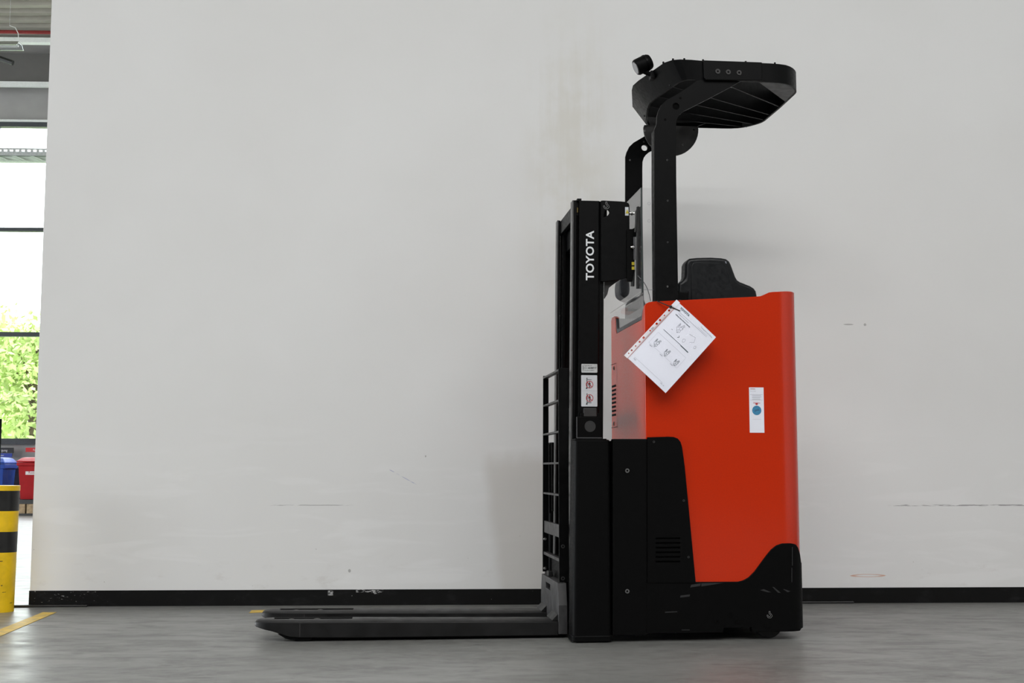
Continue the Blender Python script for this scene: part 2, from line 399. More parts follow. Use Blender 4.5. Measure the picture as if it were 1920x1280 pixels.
def thing(name, label, cat, loc=(0, 0, 0), rz=0.0, group=None):
    o = bpy.data.objects.new(name, None); COL.objects.link(o); o.empty_display_size = 0.1
    o.location = loc; o.rotation_euler = (0, 0, rz); o['label'] = label; o['category'] = cat
    if group: o['group'] = group
    return o
def tag(o, label, cat, group=None):
    o['label'] = label; o['category'] = cat
    if group: o['group'] = group
    return o
def struct(o, label, cat=None):
    o['kind'] = 'structure'; o['label'] = label
    if cat: o['category'] = cat
    return o

# ------------------------------------------------------------------ the hall
WALL_A = math.radians(2.3)
WALL_O = Vector((0, on_floor(960, 1133).y, 0))
struct(MB().box(-24, 9, -9, 20.6, -0.2, 0.0).build('floor', M['floor']), 'worn grey sealed concrete floor of the hall', 'floor')
w = MB().box(-2.346, 9.2, 0, 0.24, 0, 7.3).build('wall_back', M['wall'])
w.location = WALL_O; w.rotation_euler = (0, 0, WALL_A)
struct(w, 'white painted wall with scuffs and stains behind the truck', 'wall')
sk = MB().box(-2.349, 9.2, -0.004, -0.0005, 0.0, 0.076).box(-2.349, -2.3465, -0.004, 0.24, 0.0, 0.076)
b_ = sk.build('baseboard_back', M['skirting']); b_.location = WALL_O; b_.rotation_euler = (0, 0, WALL_A)
struct(b_, 'chipped black skirting band along the foot of the white wall', 'baseboard')
# floor joint seam by the left wall corner
t1 = MB().box(-2.6, -2.06, -0.035, -0.006, 0.0, 0.010).build('trim_1', M['hazard_black'], None, 0.003); t1.location = WALL_O; t1.rotation_euler = (0, 0, WALL_A)
struct(t1, 'low black floor rail at the left foot of the wall', 'trim')
t2 = MB().box(1.30, 1.70, -0.022, -0.006, 0.0, 0.011).build('trim_2', M['hazard_black'], None, 0.003); t2.location = WALL_O; t2.rotation_euler = (0, 0, WALL_A)
struct(t2, 'short black floor rail at the skirting right of the truck', 'trim')

# roof deck: trapezoidal sheet whose ribs run along the wall
def deck():
    v = []; f = []; y = -9.0; prof = []
    while y < 21.0:
        prof += [(y, 7.62), (y + 0.12, 7.62), (y + 0.16, 7.50), (y + 0.28, 7.50), (y + 0.32, 7.62)]; y += 0.32
    for yy, zz in prof: v += [(-24, yy, zz), (9, yy, zz)]
    for i in range(len(prof) - 1): f.append((2 * i, 2 * i + 1, 2 * i + 3, 2 * i + 2))
    k = len(v)
    v += [(-24, -9, 7.9), (9, -9, 7.9), (9, 21.2, 7.9), (-24, 21.2, 7.9)]; f.append((k, k + 1, k + 2, k + 3))
    return finish('ceiling', v, f, M['deck'])
struct(deck(), 'beige corrugated metal roof deck of the hall', 'ceiling')
struct(MB().box(-24, 9, -9.3, -9, 0, 7.5).build('wall_front', M['halldark']), 'unseen dark wall behind the viewer, added to dim reflections', 'wall')  # added unseen wall, kept dark so black surfaces reflect little
struct(MB().box(9, 9.3, -9, 20, 0, 7.5).build('wall_right', M['halllight']), 'pale side wall of the hall far to the right', 'wall')

# ------------------------------------------------------------------ the truck
TRUCK = thing('stacker_truck', 'orange and black ride-on electric stacker truck with TOYOTA mast and overhead guard', 'stacker truck', TRUCK_O, TRUCK_A)
W = 0.80
def bolt(parent, p, r, m=None, depth=0.004, name='bolt', axis='y', sgn=-1, hole=0.5):
    mb = MB(); m = m or M['boltdark']
    c = {'y': (p[0], p[2]), 'x': (p[1], p[2]), 'z': (p[0], p[1])}[axis]; a = {'y': p[1], 'x': p[0], 'z': p[2]}[axis]
    mb.prism_holes(disc(c[0], c[1], r, 14), [disc(c[0], c[1], r * hole, 8)], a, a + sgn * depth, axis)
    k = len(mb.f); mb.prism(disc(c[0], c[1], r * hole, 8), a, a + sgn * depth * 0.3, axis)
    o = mb.build(name, m, parent); o.data.materials.append(M['void'])
    for p_ in o.data.polygons:
        if p_.index >= k: p_.material_index = 1
    return o

# --- chassis core: dark box inside the covers
chassis = MB().box(0.16, 0.90, 0.02, W - 0.02, 0.055, 0.30).box(0.16, 0.285, 0.02, W - 0.02, 0.30, 0.775).build('chassis', M['black'], TRUCK)

# --- wrap-around shells: near side, rounded rear corner, rear face, far return
XR = 0.926; RC = 0.075
def shell_path(off, x_start, far_end):
    """plan path (x, y) from the near side front, round the rear, to the far side; off pushes outwards"""
    p = []
    n = 26
    for k in range(n + 1):
        x = x_start + (XR - RC - x_start) * k / n; p.append((x, -off))
    p += [(XR - RC + (RC + off) * math.sin(math.radians(a)), RC - (RC + off) * math.cos(math.radians(a))) for a in range(10, 91, 10)]
    p += [(XR + off, RC + (W - 2 * RC) * k / 6) for k in range(1, 6)]
    p += [(XR - RC + (RC + off) * math.cos(math.radians(a)), W - RC + (RC + off) * math.sin(math.radians(a))) for a in range(0, 91, 10)]
    p.append((far_end, W + off)); return p
def interp(tbl, x):
    if x <= tbl[0][0]: return tbl[0][1]
    for (a, b), (c, d) in zip(tbl, tbl[1:]):
        if x <= c: return b + (d - b) * (x - a) / (c - a)
    return tbl[-1][1]
def shell(name, m, off, x_start, far_end, top, bot, thick, bevel=0.0, parent=TRUCK, xs=None):
    p = shell_path(off, x_start, far_end)
    if xs: p = [(x, -off) for x in xs] + [q for q in p if q[0] > xs[-1] or q[1] > 0.01 - off]
    q = shell_path(off - thick, x_start, far_end)
    if xs: q = [(x, -(off - thick)) for x in xs] + [r for r in q if r[0] > xs[-1] or r[1] > 0.01 - (off - thick)]
    n = min(len(p), len(q)); v = []; f = []
    for i in range(n):
        zt, zb = top(p[i][0], p[i][1]), bot(p[i][0], p[i][1])
        v += [(p[i][0], p[i][1], zb), (p[i][0], p[i][1], zt), (q[i][0], q[i][1], zt), (q[i][0], q[i][1], zb)]
    for i in range(n - 1):
        a, b = 4 * i, 4 * i + 4
        for k in range(4): f.append((a + k, a + (k + 1) % 4, b + (k + 1) % 4, b + k))
    f += [(0, 1, 2, 3), (4 * n - 1, 4 * n - 2, 4 * n - 3, 4 * n - 4)]
    return finish(name, v, f, m, parent, bevel, 2, 35)

otop = [at(*p, 0) for p in ((1208.5, 580), (1209, 573), (1212, 568.5), (1216, 566.5), (1222, 565.3), (1300, 561.5), (1415, 556), (1426, 555), (1431, 553), (1442, 548), (1449, 547), (1485, 545.3), (1499, 546))]
xs = sorted(set([round(p[0], 4) for p in otop[:-1]] + [0.33 + 0.02 * k for k in range(20)]))
xs = [x for x in xs if x < 0.845]
orange = shell('side_panel', M['orange'], 0.0, otop[0][0], 0.74, lambda x, y: interp(otop, x) if y < 0.4 else min(interp(otop, x), 1.372),
               lambda x, y: 0.20, 0.022, 0.0025, xs=xs)
orange['label'] = 'orange painted side and rear body panel'

hump = [at(*p, 0) for p in ((1148, 1091), (1304, 1090.5), (1383, 1090), (1393, 1087.5), (1403, 1082), (1414, 1071), (1425, 1056), (1436, 1041), (1445, 1030), (1455, 1022), (1466, 1018.3), (1484, 1018.0), (1494, 1020.5), (1501, 1029), (1505, 1042), (1507, 1056))]
hump_in = hump[:10] + [(x, z) for x, z in hump[10:]]
def skirt_top(x, y):
    if y > 0.4: return 0.28
    if y > 0.09: return interp(hump, 0.93) - 0.0
    return interp(hump, x)
def skirt_bot(x, y):
    if y < 0.05 and 0.590 < x < 0.702: return 0.050
    return 0.040 if y > 0.02 else 0.032
sx = sorted([0.157, 0.25, 0.35, 0.45, 0.55, 0.589, 0.5905, 0.61, 0.64, 0.67, 0.7015, 0.703] + [round(p[0], 4) for p in hump[2:] if p[0] < 0.847])
def flare(x, y): return 0
skirt = shell('lower_skirt', M['plastic'], 0.006, 0.157, 0.20, skirt_top, skirt_bot, 0.03, 0.002, xs=sx)
skirt['label'] = 'matt black moulded skirt with raised rear hump'

# black service cover beside the mast leg and vented cover beside it
cover = MB().prism([at(1148.5, 1191, -.005), at(1148.5, 822.5, -.005), at(1213.5, 822.5, -.005), at(1213.5, 1091, -.005), at(1213.5, 1178, -.005), at(1212, 1191, -.005)], -0.008, 0.03).build('service_cover', M['plastic'], TRUCK, 0.004)
for py in (882, 1108): 
    p = atp(1176, py, -0.0085); bolt(cover, p, 0.0085, M['dullsteel'], 0.003)
    MB().prism_holes(disc(p.x, p.z, 0.0135, 18), [disc(p.x, p.z, 0.0088, 14)], -0.0085, -0.0095).build('bolt_recess', M['void'], cover)
vout = [at(*p, -.01) for p in ((1213.8, 1092), (1213.8, 819.5), (1252, 818.3), (1263, 818.8), (1271, 822), (1276, 828), (1279, 838), (1281, 852), (1284, 875), (1294, 980), (1304.5, 1092))]
slots = []
for k in range(6):
    a = at(1229.5, 1007.5 + k * 8.7, -.01); b = at(1275.5, 1010.6 + k * 8.7, -.01)
    slots.append([(a[0], b[1]), (b[0], b[1]), (b[0], a[1]), (a[0], a[1])])
vent = MB().prism_holes(vout, slots, -0.010, -0.002).build('vented_cover', M['plastic'], TRUCK)
MB().box(slots[0][0][0] - .005, slots[0][1][0] + .005, -0.0022, -0.0012, slots[5][0][1] - .005, slots[0][2][1] + .005).build('vent_shade', M['void'], vent)  # near-black sheet paints the shade behind the slots
for q in ((1226, 828), (1282, 938), (1291, 1044)):
    bolt(vent, atp(*q, -0.0102), 0.0045, M['boltdark'], 0.0015, 'screw')
# thin seam bits and scrape marks on the skirt
pr = Print()
def on_side(px, py): x, z = at(px, py, -0.0068); return (x, z)
def side_map(u, v): return (u, -0.0068, v)
for a, b, c, d in (((1247, 1146.5), (1270, 1145.5), (1270, 1147.2), (1247, 1148.5)), ((1276, 1116), (1294, 1114), (1293, 1118), (1275, 1120)),
                   ((1296, 1096), (1314, 1093), (1313, 1098), (1294, 1101)), ((1315, 1093), (1357, 1092.3), (1335, 1096), (1315, 1099)), ((1278, 1180), (1293, 1180), (1293, 1181.3), (1278, 1181.3)),
                   ((1485, 1025), (1486.3, 1025), (1486.3, 1060), (1485, 1060)), ((1484, 1064), (1485.4, 1064), (1485.4, 1091), (1484, 1091)),
                   ((1425, 1106), (1432, 1104), (1446, 1110), (1440, 1110)), ((1448, 1100), (1451, 1100), (1464, 1111), (1459, 1111)), ((1468, 1104), (1470, 1104), (1482, 1108), (1477, 1110))):
    pr.poly([on_side(*q) for q in (a, b, c, d)])
M['scrape'] = mat('scraped_plastic', (0.011, 0.011, 0.012), 0.6, grain=0.4, gscale=200)
pr.build('scrape_marks', side_map, M['scrape'], skirt)['kind'] = 'stuff'
for q, r in (((1345, 1166), 0.009), ((1370, 1153), 0.010), ((1382, 1165), 0.010)):
    p = atp(*q, -0.0065); MB().prism_holes(disc(p.x, p.z, r, 16), [disc(p.x, p.z, r * 0.6, 10)], -0.0065, -0.0085).build('bolt_recess', M['void'], skirt)
def hook_shape(cx, cy, h):
    pts = [(-.08, .5), (.08, .5), (.10, .25), (.34, 0), (.40, -.22), (.22, -.45), (-.02, -.5), (-.28, -.42), (-.40, -.18), (-.40, -.05), (-.24, -.05), (-.22, -.2), (-.1, -.3), (.05, -.28), (.14, -.18), (.12, -.02), (-.06, .16), (-.10, .3)]
    return [(cx + a * h, cy + b * h) for a, b in pts]
c_ = at(1443, 1152, -0.0068)
Print().line(hook_shape(c_[0], c_[1], 0.026), 0.0009, True).build('hook_symbol', side_map, M['grey_ink'], skirt)
c_ = at(1441, 1171, -0.0065)
MB().prism(disc(c_[0], c_[1], 0.016, 16), -0.0065, -0.0072).build('tie_down_hole', M['void'], skirt)

# wheels
def wheel(name, x, y0, y1, r, m, parent=TRUCK, hub=True):
    o = MB().prism(disc(x, r, r, 28), y0, y1).build(name, m, parent, 0.006, 2, 40)
    if hub:
        MB().prism(disc(x, r, r * 0.45, 16), y0 - 0.003, y1 + 0.003).build('hub', M['boltdark'], o)
    return o
wheel('castor_wheel', 0.790, 0.05, 0.11, 0.055, M['rubber'])
wheel('drive_wheel', 0.52, 0.30, 0.39, 0.115, M['rubber'])
wheel('castor_wheel', 0.790, W - 0.11, W - 0.05, 0.055, M['rubber'])

# mast leg covers (near one in view, its mirror on the far side)
for side in (0, 1):
    y0, y1 = (-0.010, 0.10) if side == 0 else (W - 0.10, W + 0.010)
    a0, a1 = at(1076.5, 824, 0), at(1143.5, 824, 0)
    b0, b1 = at(1072.5, 1202, 0), at(1147.0, 1202, 0)
    mb = MB(); r = 0.02
    top = rrect(a0[0], a1[0], y0, y1, r); bot = rrect(b0[0], b1[0], y0, y1, r); n = len(top)
    mb.add([(p[0], p[1], b0[1] if b0[1] > 0.004 else 0.004) for p in bot] + [(p[0], p[1], a0[1]) for p in top],
           [tuple(range(n)), tuple(range(2 * n - 1, n - 1, -1))] + [(i, (i + 1) % n, n + (i + 1) % n, n + i) for i in range(n)])
    leg = mb.build('mast_leg_cover', M['plastic'], TRUCK, 0.005, 2, 40)
    MB().prism(rrect(a0[0] + .003, a1[0] - .012, y0 + .004, y1 - .004, .01), a0[1], a0[1] + 0.004, 'z').build('cap', M['black'], leg, 0.0015)
    MB().prism(rrect(b0[0] - .002, b1[0] + .004, y0 - .002, y1 + .002, r), 0.004, 0.028, 'z').build('foot_edge', M['plastic'], leg, 0.004)

# --- orange front wall of the operator compartment (faces the mast) with its cut-out
XF = otop[0][0] + 0.004
def fz(px, py): return atx(px, py, XF)
fo = [(0.015, 0.60), (0.015, 1.300), (0.032, 1.312), (0.050, 1.300), (0.075, 1.262), (0.60, 1.262), (0.615, 1.275), (0.628, 1.335), (0.66, 1.345), (0.715, 1.345), (0.73, 1.33), (0.738, 0.60)]
front = MB().prism(fo, XF, XF + 0.02, 'x').build('front_panel', M['orange'], TRUCK, 0.003)
gt = [(0.050, 1.3005), (0.075, 1.2635), (0.60, 1.2635), (0.615, 1.276), (0.628, 1.33)]
inner = [(0.050 + .02, 1.3005), (0.088, 1.279), (0.592, 1.279), (0.606, 1.288), (0.618, 1.33)]
MB().prism(gt + inner[::-1], XF + 0.002, XF + 0.12, 'x').build('cutout_trim', M['trimgrey'], front, 0.001)
for k in range(8):
    a = fz(1147.6, 725 + k * 7.65); b = fz(1154.8, 725 + k * 7.65)
    MB().box(XF - 0.0012, XF + 0.001, b[0], a[0], a[1] - 0.0045, a[1] + 0.0045).build('vent_slot', M['void'], front)
for py in (690, 794):
    y, z = fz(1151, py); bolt(front, (XF, y, z), 0.009, M['boltdark'], 0.002, 'bolt', 'x')
ln = Print()
ya, yb = fz(1146, 682)[0], fz(1156.5, 682)[0]
ln.line([(ya, fz(1146, 684)[1]), (yb + .01, fz(1153, 682)[1]), (yb, fz(1156, 700)[1]), (yb, fz(1156, 800)[1]), (ya, fz(1146, 802)[1])], 0.003)
ln.build('flange_seam', lambda u, v: (XF - 0.0012, u, v), mat('seam_shadow_gap', (0.12, 0.02, 0.01), 0.7), front)

# operator compartment: floor, console, seat, side post bases
MB().box(0.32, 0.88, 0.03, W - 0.03, 0.285, 0.31).build('platform_floor', M['rubber'], TRUCK, 0.004)
MB().prism([(0.03, 0.31), (0.03, 1.02), (0.46, 1.02), (0.46, 0.31)], 0.32, 0.42, 'x').build('dashboard', M['console'], TRUCK, 0.01)
pod_pts = [at(*p, 0.42) for p in ((1160, 532), (1162, 524), (1170, 519), (1183, 517), (1194, 520), (1201, 528), (1203, 545), (1200, 560), (1192, 565), (1178, 563), (1164, 556), (1160, 548))]
pod = MB().prism(smooth_poly(pod_pts, 2, True), 0.40, 0.52).build('control_pod', M['console'], TRUCK, 0.012, 3, 40)
pa_, pb_, pc_ = at(1199, 553, 0.46), at(1205, 566, 0.46), at(1212, 585, 0.46)
MB().tube([(pa_[0], 0.46, pa_[1]), (pb_[0], 0.46, pb_[1]), (pc_[0], 0.46, pc_[1]), (0.40, 0.46, 1.16), (0.42, 0.40, 1.0)], 0.009, 10).build('pod_stem', M['trimgrey'], pod, 0, 2, 40)

bk = [at(*p, 0.10) for p in ((1268, 640), (1268, 532), (1275, 528.5), (1280.5, 524.5), (1282, 519), (1282.8, 497), (1285, 489.5), (1291, 485.8), (1305, 484.3), (1330, 483.7), (1350, 484.8), (1359, 486.5), (1365, 491), (1368, 497), (1376.5, 520), (1380, 526), (1385, 529.5), (1404, 537), (1411, 541.5), (1415, 547), (1417.5, 560), (1420, 640))]
back = MB().prism(bk, 0.075, 0.155).build('backrest', M['seat'], TRUCK, 0.022, 4, 50)
inn = [at(*p, 0.07) for p in ((1296, 600), (1296, 500), (1299, 492), (1308, 490), (1352, 491.5), (1360, 497), (1374, 540), (1376, 600))]
MB().prism(inn, 0.0725, 0.08).build('back_shell_panel', M['seat'], back, 0.006, 3, 50)
MB().prism([at(*p, 0.07) for p in ((1360, 489), (1362.2, 490), (1363, 494), (1360.8, 493))], 0.0738, 0.0745).build('seat_tag', M['soft_ink'], back)
MB().box(0.47, 0.80, 0.15, 0.42, 0.90, 0.98).build('seat_cushion', M['seat'], TRUCK, 0.03, 3, 50)
MB().box(0.55, 0.72, 0.2, 0.36, 0.31, 0.905).build('seat_pedestal', M['plastic'], TRUCK, 0.01)
MB().prism([at(*p, .05) for p in ((1270, 600), (1270, 543), (1274, 546.5), (1287, 547.5), (1292, 545), (1289, 600))], 0.05, 0.075).build('armrest_bracket', M['plastic'], TRUCK, 0.004)

# --- guard posts with the cranked arms
def z4(x, y): return (1140 + x / 4.74, 70 + y / 4.74)
PY = 0.03
pol_o = [at(1227.5, 620, PY), at(1228.8, 565, PY)] + [at(*z4(*q), PY) for q in ((412, 1290), (412, 820), (432, 770), (436, 700), (448, 655), (475, 600), (515, 562), (570, 530), (640, 490), (720, 436), (790, 384), (850, 366))]
pol_i = [at(*z4(*q), PY) for q in ((1240, 368), (1172, 392), (1080, 446), (900, 541), (740, 622), (672, 655), (638, 685), (618, 715), (606, 755), (604, 830), (607, 1290))] + [at(1271.8, 565, PY), at(1272.5, 620, PY)]
prof = pol_o + pol_i
hc = at(*z4(604, 612), PY)
for side in (0, 1):
    y0, y1 = (PY, PY + 0.014) if side == 0 else (0.706, 0.72)
    dx = 0.0 if side == 0 else 0.006
    far_o = [at(1233, 620, PY), at(1233, 565, PY)] + [at(*z4(436, q), PY) for q in (1290, 820, 770)] + pol_o[5:]
    pp = [(x + dx, z) for x, z in (prof if side == 0 else far_o + pol_i)]
    hole = disc(hc[0] + dx + (0.0 if side == 0 else 0.01), hc[1] + (0 if side == 0 else 0.0), 0.0145, 16)[::-1]
    post = MB().prism_holes(pp, [hole], y0, y1).build('guard_post', M['black'], TRUCK, 0.0)
    # folded front flange
    fl = [(p[0] + dx, p[1]) for p in pol_o[:4]] + [(p[0] + dx + 0.006, p[1]) for p in pol_o[:4]][::-1]
    if side == 0: MB().prism(fl, y0 + 0.002, y0 + 0.055).build('flange', M['black'], post, 0.001)
    if side == 0:
        MB().prism(disc(hc[0], hc[1], 0.0145, 12), y0 + 0.006, y0 + 0.01).build('hole_shade', M['void'], post)  # near-black disc paints the darkness of the open hole
        for q in ((1252, 376), (1252, 454), (1251.5, 537), (1251, 300)):
            bolt(post, atp(*q, y0), 0.0036, M['boltdark'] if q[1] != 537 else M['steel'], 0.001, 'screw')
        for q in ((645, 540), (508, 730)):
            p = atp(*z4(*q), y0); MB().prism(disc(p.x, p.z, 0.005, 12), y0, y0 - 0.0008).build('bore', M['void'], post)
    else:
        for q in ((1181, 300), (1207, 266)): bolt(post, atp(*q, y0), 0.004, M['dullsteel'], 0.001, 'screw')
# half-round gusset plates under the guard (far side in view)
gc = at(1257, 236, 0.66)
hd = [(gc[0] - 0.122, gc[1])] + arcpts(gc[0] + 0.002, gc[1] - 0.012, 0.128, 180, 360, 24) + [(gc[0] + 0.126, gc[1])]
guss = MB().prism(hd, 0.655, 0.667).build('round_gusset', M['charcoal'], TRUCK, 0.0015)
for q in ((1209, 245), (1220.5, 271.5), (1301, 243.5), (1280.5, 271)): bolt(guss, atp(*q, 0.655), 0.0045, M['steel'], 0.0015, 'screw')

# --- overhead guard: leaning front visor ring, flat-bar sides, fanned slats
ZT, ZB = 2.324, 2.244
near_u = [(0.735, 0.030), (0.552, 0.029), (0.500, 0.021), (0.455, 0.021), (0.425, 0.032), (0.400, 0.070), (0.345, 0.321), (0.336, 0.392)]
near_l = [(0.735, 0.030), (0.555, 0.030), (0.512, 0.029), (0.487, 0.034), (0.470, 0.052), (0.457, 0.080), (0.416, 0.300), (0.406, 0.392)]
rear = [(0.83, 0.031), (0.87, 0.034), (0.905, 0.044), (0.928, 0.060), (0.948, 0.081), (0.965, 0.105), (0.979, 0.132), (0.987, 0.155), (0.991, 0.182), (0.994, 0.392)]
def mir(l): return [(x, 0.784 - y) for x, y in l]
up = rear[::-1] + near_u + mir(near_u)[::-1][1:] + mir(rear)[:-1]
lo = rear[::-1] + near_l + mir(near_l)[::-1][1:] + mir(rear)[:-1]
def inset(poly, d):
    o = []; n = len(poly)
    for i in range(n):
        a, b, c = Vector(poly[i - 1]), Vector(poly[i]), Vector(poly[(i + 1) % n])
        e1, e2 = (b - a).normalized(), (c - b).normalized(); nn = Vector((-e1.y - e2.y, e1.x + e2.x)).normalized()
        o.append((b.x + nn.x * d, b.y + nn.y * d))
    return o
ar = sum(up[i - 1][0] * up[i][1] - up[i][0] * up[i - 1][1] for i in range(len(up)))
sg = 1 if ar > 0 else -1
ui, li = inset(up, 0.008 * sg), inset(lo, 0.008 * sg); n = len(up)
v = [(p[0], p[1], ZB) for p in lo] + [(p[0], p[1], ZT) for p in up] + [(p[0], p[1], ZT) for p in ui] + [(p[0], p[1], ZB) for p in li]
f = []
for i in range(n):
    j = (i + 1) % n
    for a, b in ((0, 1), (1, 2), (2, 3), (3, 0)): f.append((a * n + i, a * n + j, b * n + j, b * n + i))
guard = finish('overhead_guard', v, f, M['black'], TRUCK, 0.0, 2, 24)
for a, b in (((0.600, 0.038), (0.985, 0.385)), ((0.437, 0.140), (0.985, 0.518)), ((0.427, 0.297), (0.985, 0.602)), ((0.419, 0.448), (0.975, 0.684)), ((0.430, 0.606), (0.945, 0.731))):
    A, B = Vector(a), Vector(b); d = (B - A).normalized(); q = Vector((-d.y, d.x)) * 0.004
    MB().prism([tuple(A + q), tuple(A - q), tuple(B - q), tuple(B + q)], ZB + 0.004, ZT - 0.004, 'z').build('roof_slat', M['black'], guard, 0.001)
sp = [at(*z4(*q), 0.024) for q in ((842, 205), (1238, 222), (1238, 388), (865, 378), (848, 362))]
sp[0], sp[1] = (sp[0][0], ZT - 0.001), (sp[1][0] + 0.06, ZT - 0.001); sp[2] = (sp[1][0], ZB + 0.001); sp[3] = (sp[3][0], ZB - 0.004)
side_plate = MB().prism(sp, 0.016, 0.029).build('side_plate', M['black'], guard, 0.003)
for q in ((975, 303), (1068, 309), (1164, 315)):
    p = atp(*z4(*q), 0.016); o = bolt(side_plate, p, 0.0105, M['charcoal'], 0.003, 'bolt', hole=0.42)
MB().prism([(0.785, 0.034), (0.83, 0.036), (0.905, 0.049), (0.943, 0.083), (0.972, 0.128), (0.985, 0.172), (0.988, 0.300)], ZB + 0.001, ZB + 0.007, 'z').build('corner_plate', M['charcoal'], guard)
for x, y in ((0.555, 0.034), (0.735, 0.036), (0.475, 0.028), (0.43, 0.036), (0.86, 0.04), (0.4, 0.08)):
    MB().tube([(x, y + 0.006, ZT - 0.002), (x, y + 0.006, ZT + 0.009)], 0.0042, 8).build('stud', M['black'], guard)

# --- work lamp on the front of the guard
LY = 0.20
lf = atp(1192.0, 127.5, LY); lb = atp(1219, 114.5, LY); dirv = (lb - lf).normalized()
lamp = MB().tube([lf, lf + dirv * 0.006, lf + dirv * 0.030, lb - dirv * 0.008, lb], [0.031, 0.0345, 0.035, 0.0335, 0.029], 24).build('work_lamp', M['plastic'], TRUCK, 0, 2, 35)
MB().tube([lf - dirv * 0.0025, lf + dirv * 0.002], [0.0255, 0.027], 24).build('lens', M['lens'], lamp, 0, 2, 35)
MB().tube([lf + dirv * 0.036 + Vector((0, -0.002, -0.03)), Vector((0.378, LY, 2.31))], 0.010, 10).build('lamp_bracket', M['plastic'], lamp)
MB().tube([lf + dirv * 0.045, lf + dirv * 0.052], 0.0362, 24).build('clamp_ring', M['black'], lamp)
MB().box(0.368, 0.386, LY - 0.02, LY + 0.02, 2.292, 2.326).build('mounting_foot', M['black'], lamp, 0.002)

# --- mast (leans back a touch, as on the parked truck)
MY0, MY1 = 0.17, 0.655
def mx(px, py=600): return at(px, py, MY0)[0]
x_a = mx(1074.5, 400); ztop = at(1084, 375, MY0)[1]
LEAN = 0.012
mast = MB().box(x_a + 0.012, x_a + 0.03, MY0 + 0.01, MY1 - 0.01, 1.700, ztop - 0.004).build('mast', M['black'], TRUCK, 0.002)
mast['label'] = 'black lifting mast with twin rails'
def lean(o):
    for vtx in o.data.vertices: vtx.co.x += LEAN * (vtx.co.z - 1.763)
    return o
lean(mast)
X1, X2, X3, X4, X5 = (mx(p, 400) for p in (1073.8, 1083.5, 1086, 1122.5, 1133.5))
def rail_mirror(plan, side): return plan if side == 0 else [(x, MY0 + MY1 - y) for x, y in plan][::-1]
for side in (0, 1):
    # inner rail: C profile at the front, outer rail: boxy C profile behind it
    inn_ = [(X1 + .006, MY0 + .003), (X2 - .004, MY0 + .003), (X2 - .004, MY0 + .016), (X1 + .014, MY0 + .016), (X1 + .014, MY0 + .050), (X1 + .006, MY0 + .050)]
    lean(MB().prism(rail_mirror(inn_, side), 0.06, ztop, 'z').build('inner_rail', M['black'], mast, 0.0015))
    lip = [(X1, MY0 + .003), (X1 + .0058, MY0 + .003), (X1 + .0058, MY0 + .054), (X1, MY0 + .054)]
    lean(MB().prism(rail_mirror(lip, side), 0.06, ztop, 'z').build('lit_rail_face', M['rail'], mast, 0.001))  # front face of the black rail, daylight on it painted as lighter grey
    out_ = [(X3, MY0 - 0.004), (X4, MY0 - 0.004), (X4 + .004, MY0), (X4 + .006, MY0 + 0.006), (X5, MY0 + 0.006), (X5, MY0 + 0.022), (X3 + .012, MY0 + .022), (X3 + .012, MY0 + .060), (X3, MY0 + .060)]
    lean(MB().prism(rail_mirror(out_, side), 0.06, ztop - 0.002, 'z').build('outer_rail', M['black'], mast, 0.0015))
    sl = [(X2 - .002, MY0 + .012), (X2 + .004, MY0 + .012), (X2 + .004, MY0 + .03), (X2 - .002, MY0 + .03)]
    lean(MB().prism(rail_mirror(sl, side), 0.06, ztop - 0.01, 'z').build('slide_strip', M['void'], mast))
# cross-members, cylinder, chains
lean(MB().box(X3 + .014, X4, MY0 + .022, MY1 - .022, 1.62, ztop - 0.006).build('top_crossmember', M['black'], mast, 0.002))
lean(MB().box(X3 + .03, X4 - .02, MY0 + .022, MY1 - .022, 0.85, 0.93).build('middle_crossmember', M['black'], mast, 0.002))
lean(MB().tube([((X3 + X4) / 2, 0.40, 0.1), ((X3 + X4) / 2, 0.40, 1.62)], 0.03, 20).build('lift_cylinder', M['black'], mast, 0, 2, 40))
for yy in (0.33, 0.47):
    lean(MB().box(X3 + .016, X3 + .026, yy - .012, yy + .012, 0.25, 1.66).build('lift_chain', M['boltdark'], mast))
lean(MB().box(X2 + .004, X2 + .06, MY0 + .03, MY0 + .034, 0.3, 1.70).build('hose_guide', M['plastic'], mast))
mx0, mz0 = mx(1085, 373), ztop
lean(MB().box(mx(1082, 373), mx(1090, 373), MY0 - .004, MY0 + .05, ztop - .004, ztop + .006).build('stop_block', M['black'], mast, 0.001))
lean(MB().tube([(X2 + .001, MY0 + .010, ztop - .05), (X2 + .001, MY0 + .010, ztop - .03)], 0.0035, 8).build('grease_nipple', mat('brass', (0.4, 0.3, 0.12), 0.3, metal=1), mast))
# mast head plate with hook eye, rounded back edge
cvo = [at(*p, MY0) for p in ((1126, 377), (1130, 376.5), (1165, 378.3), (1173, 379.2), (1178, 382), (1179.5, 386), (1179.8, 520), (1165, 524), (1133, 528.5), (1126, 528))]
hk = [at(*p, MY0) for p in ((1132, 402), (1133.5, 396), (1138, 393.5), (1141, 395), (1142.3, 399), (1140, 403.5), (1135, 407), (1131, 408))]
head = MB().prism_holes(cvo, [hk], MY0 - 0.010, MY0 + 0.004).build('mast_head_plate', M['black'], mast, 0.002)
MB().box(hk[0][0] - .004, at(1138.5, 400, MY0)[0], MY0 + .006, MY0 + .03, hk[7][1] - .006, hk[2][1] + .006).build('hook_dark_patch', M['void'], mast)  # near-black patch added to paint the dark inside the hook eye
xe = at(1179.6, 450, MY0)[0]
MB().prism([(xe - 0.012, MY0 - 0.0099), (xe - 0.004, MY0 - 0.007), (xe, MY0 + 0.004), (xe, MY0 + 0.05), (xe - 0.006, MY0 + 0.05), (xe - 0.012, MY0 + 0.004)], at(1179, 520, MY0)[1], at(1179, 384, MY0)[1], 'z').build('head_plate_return', M['black'], mast, 0.001)
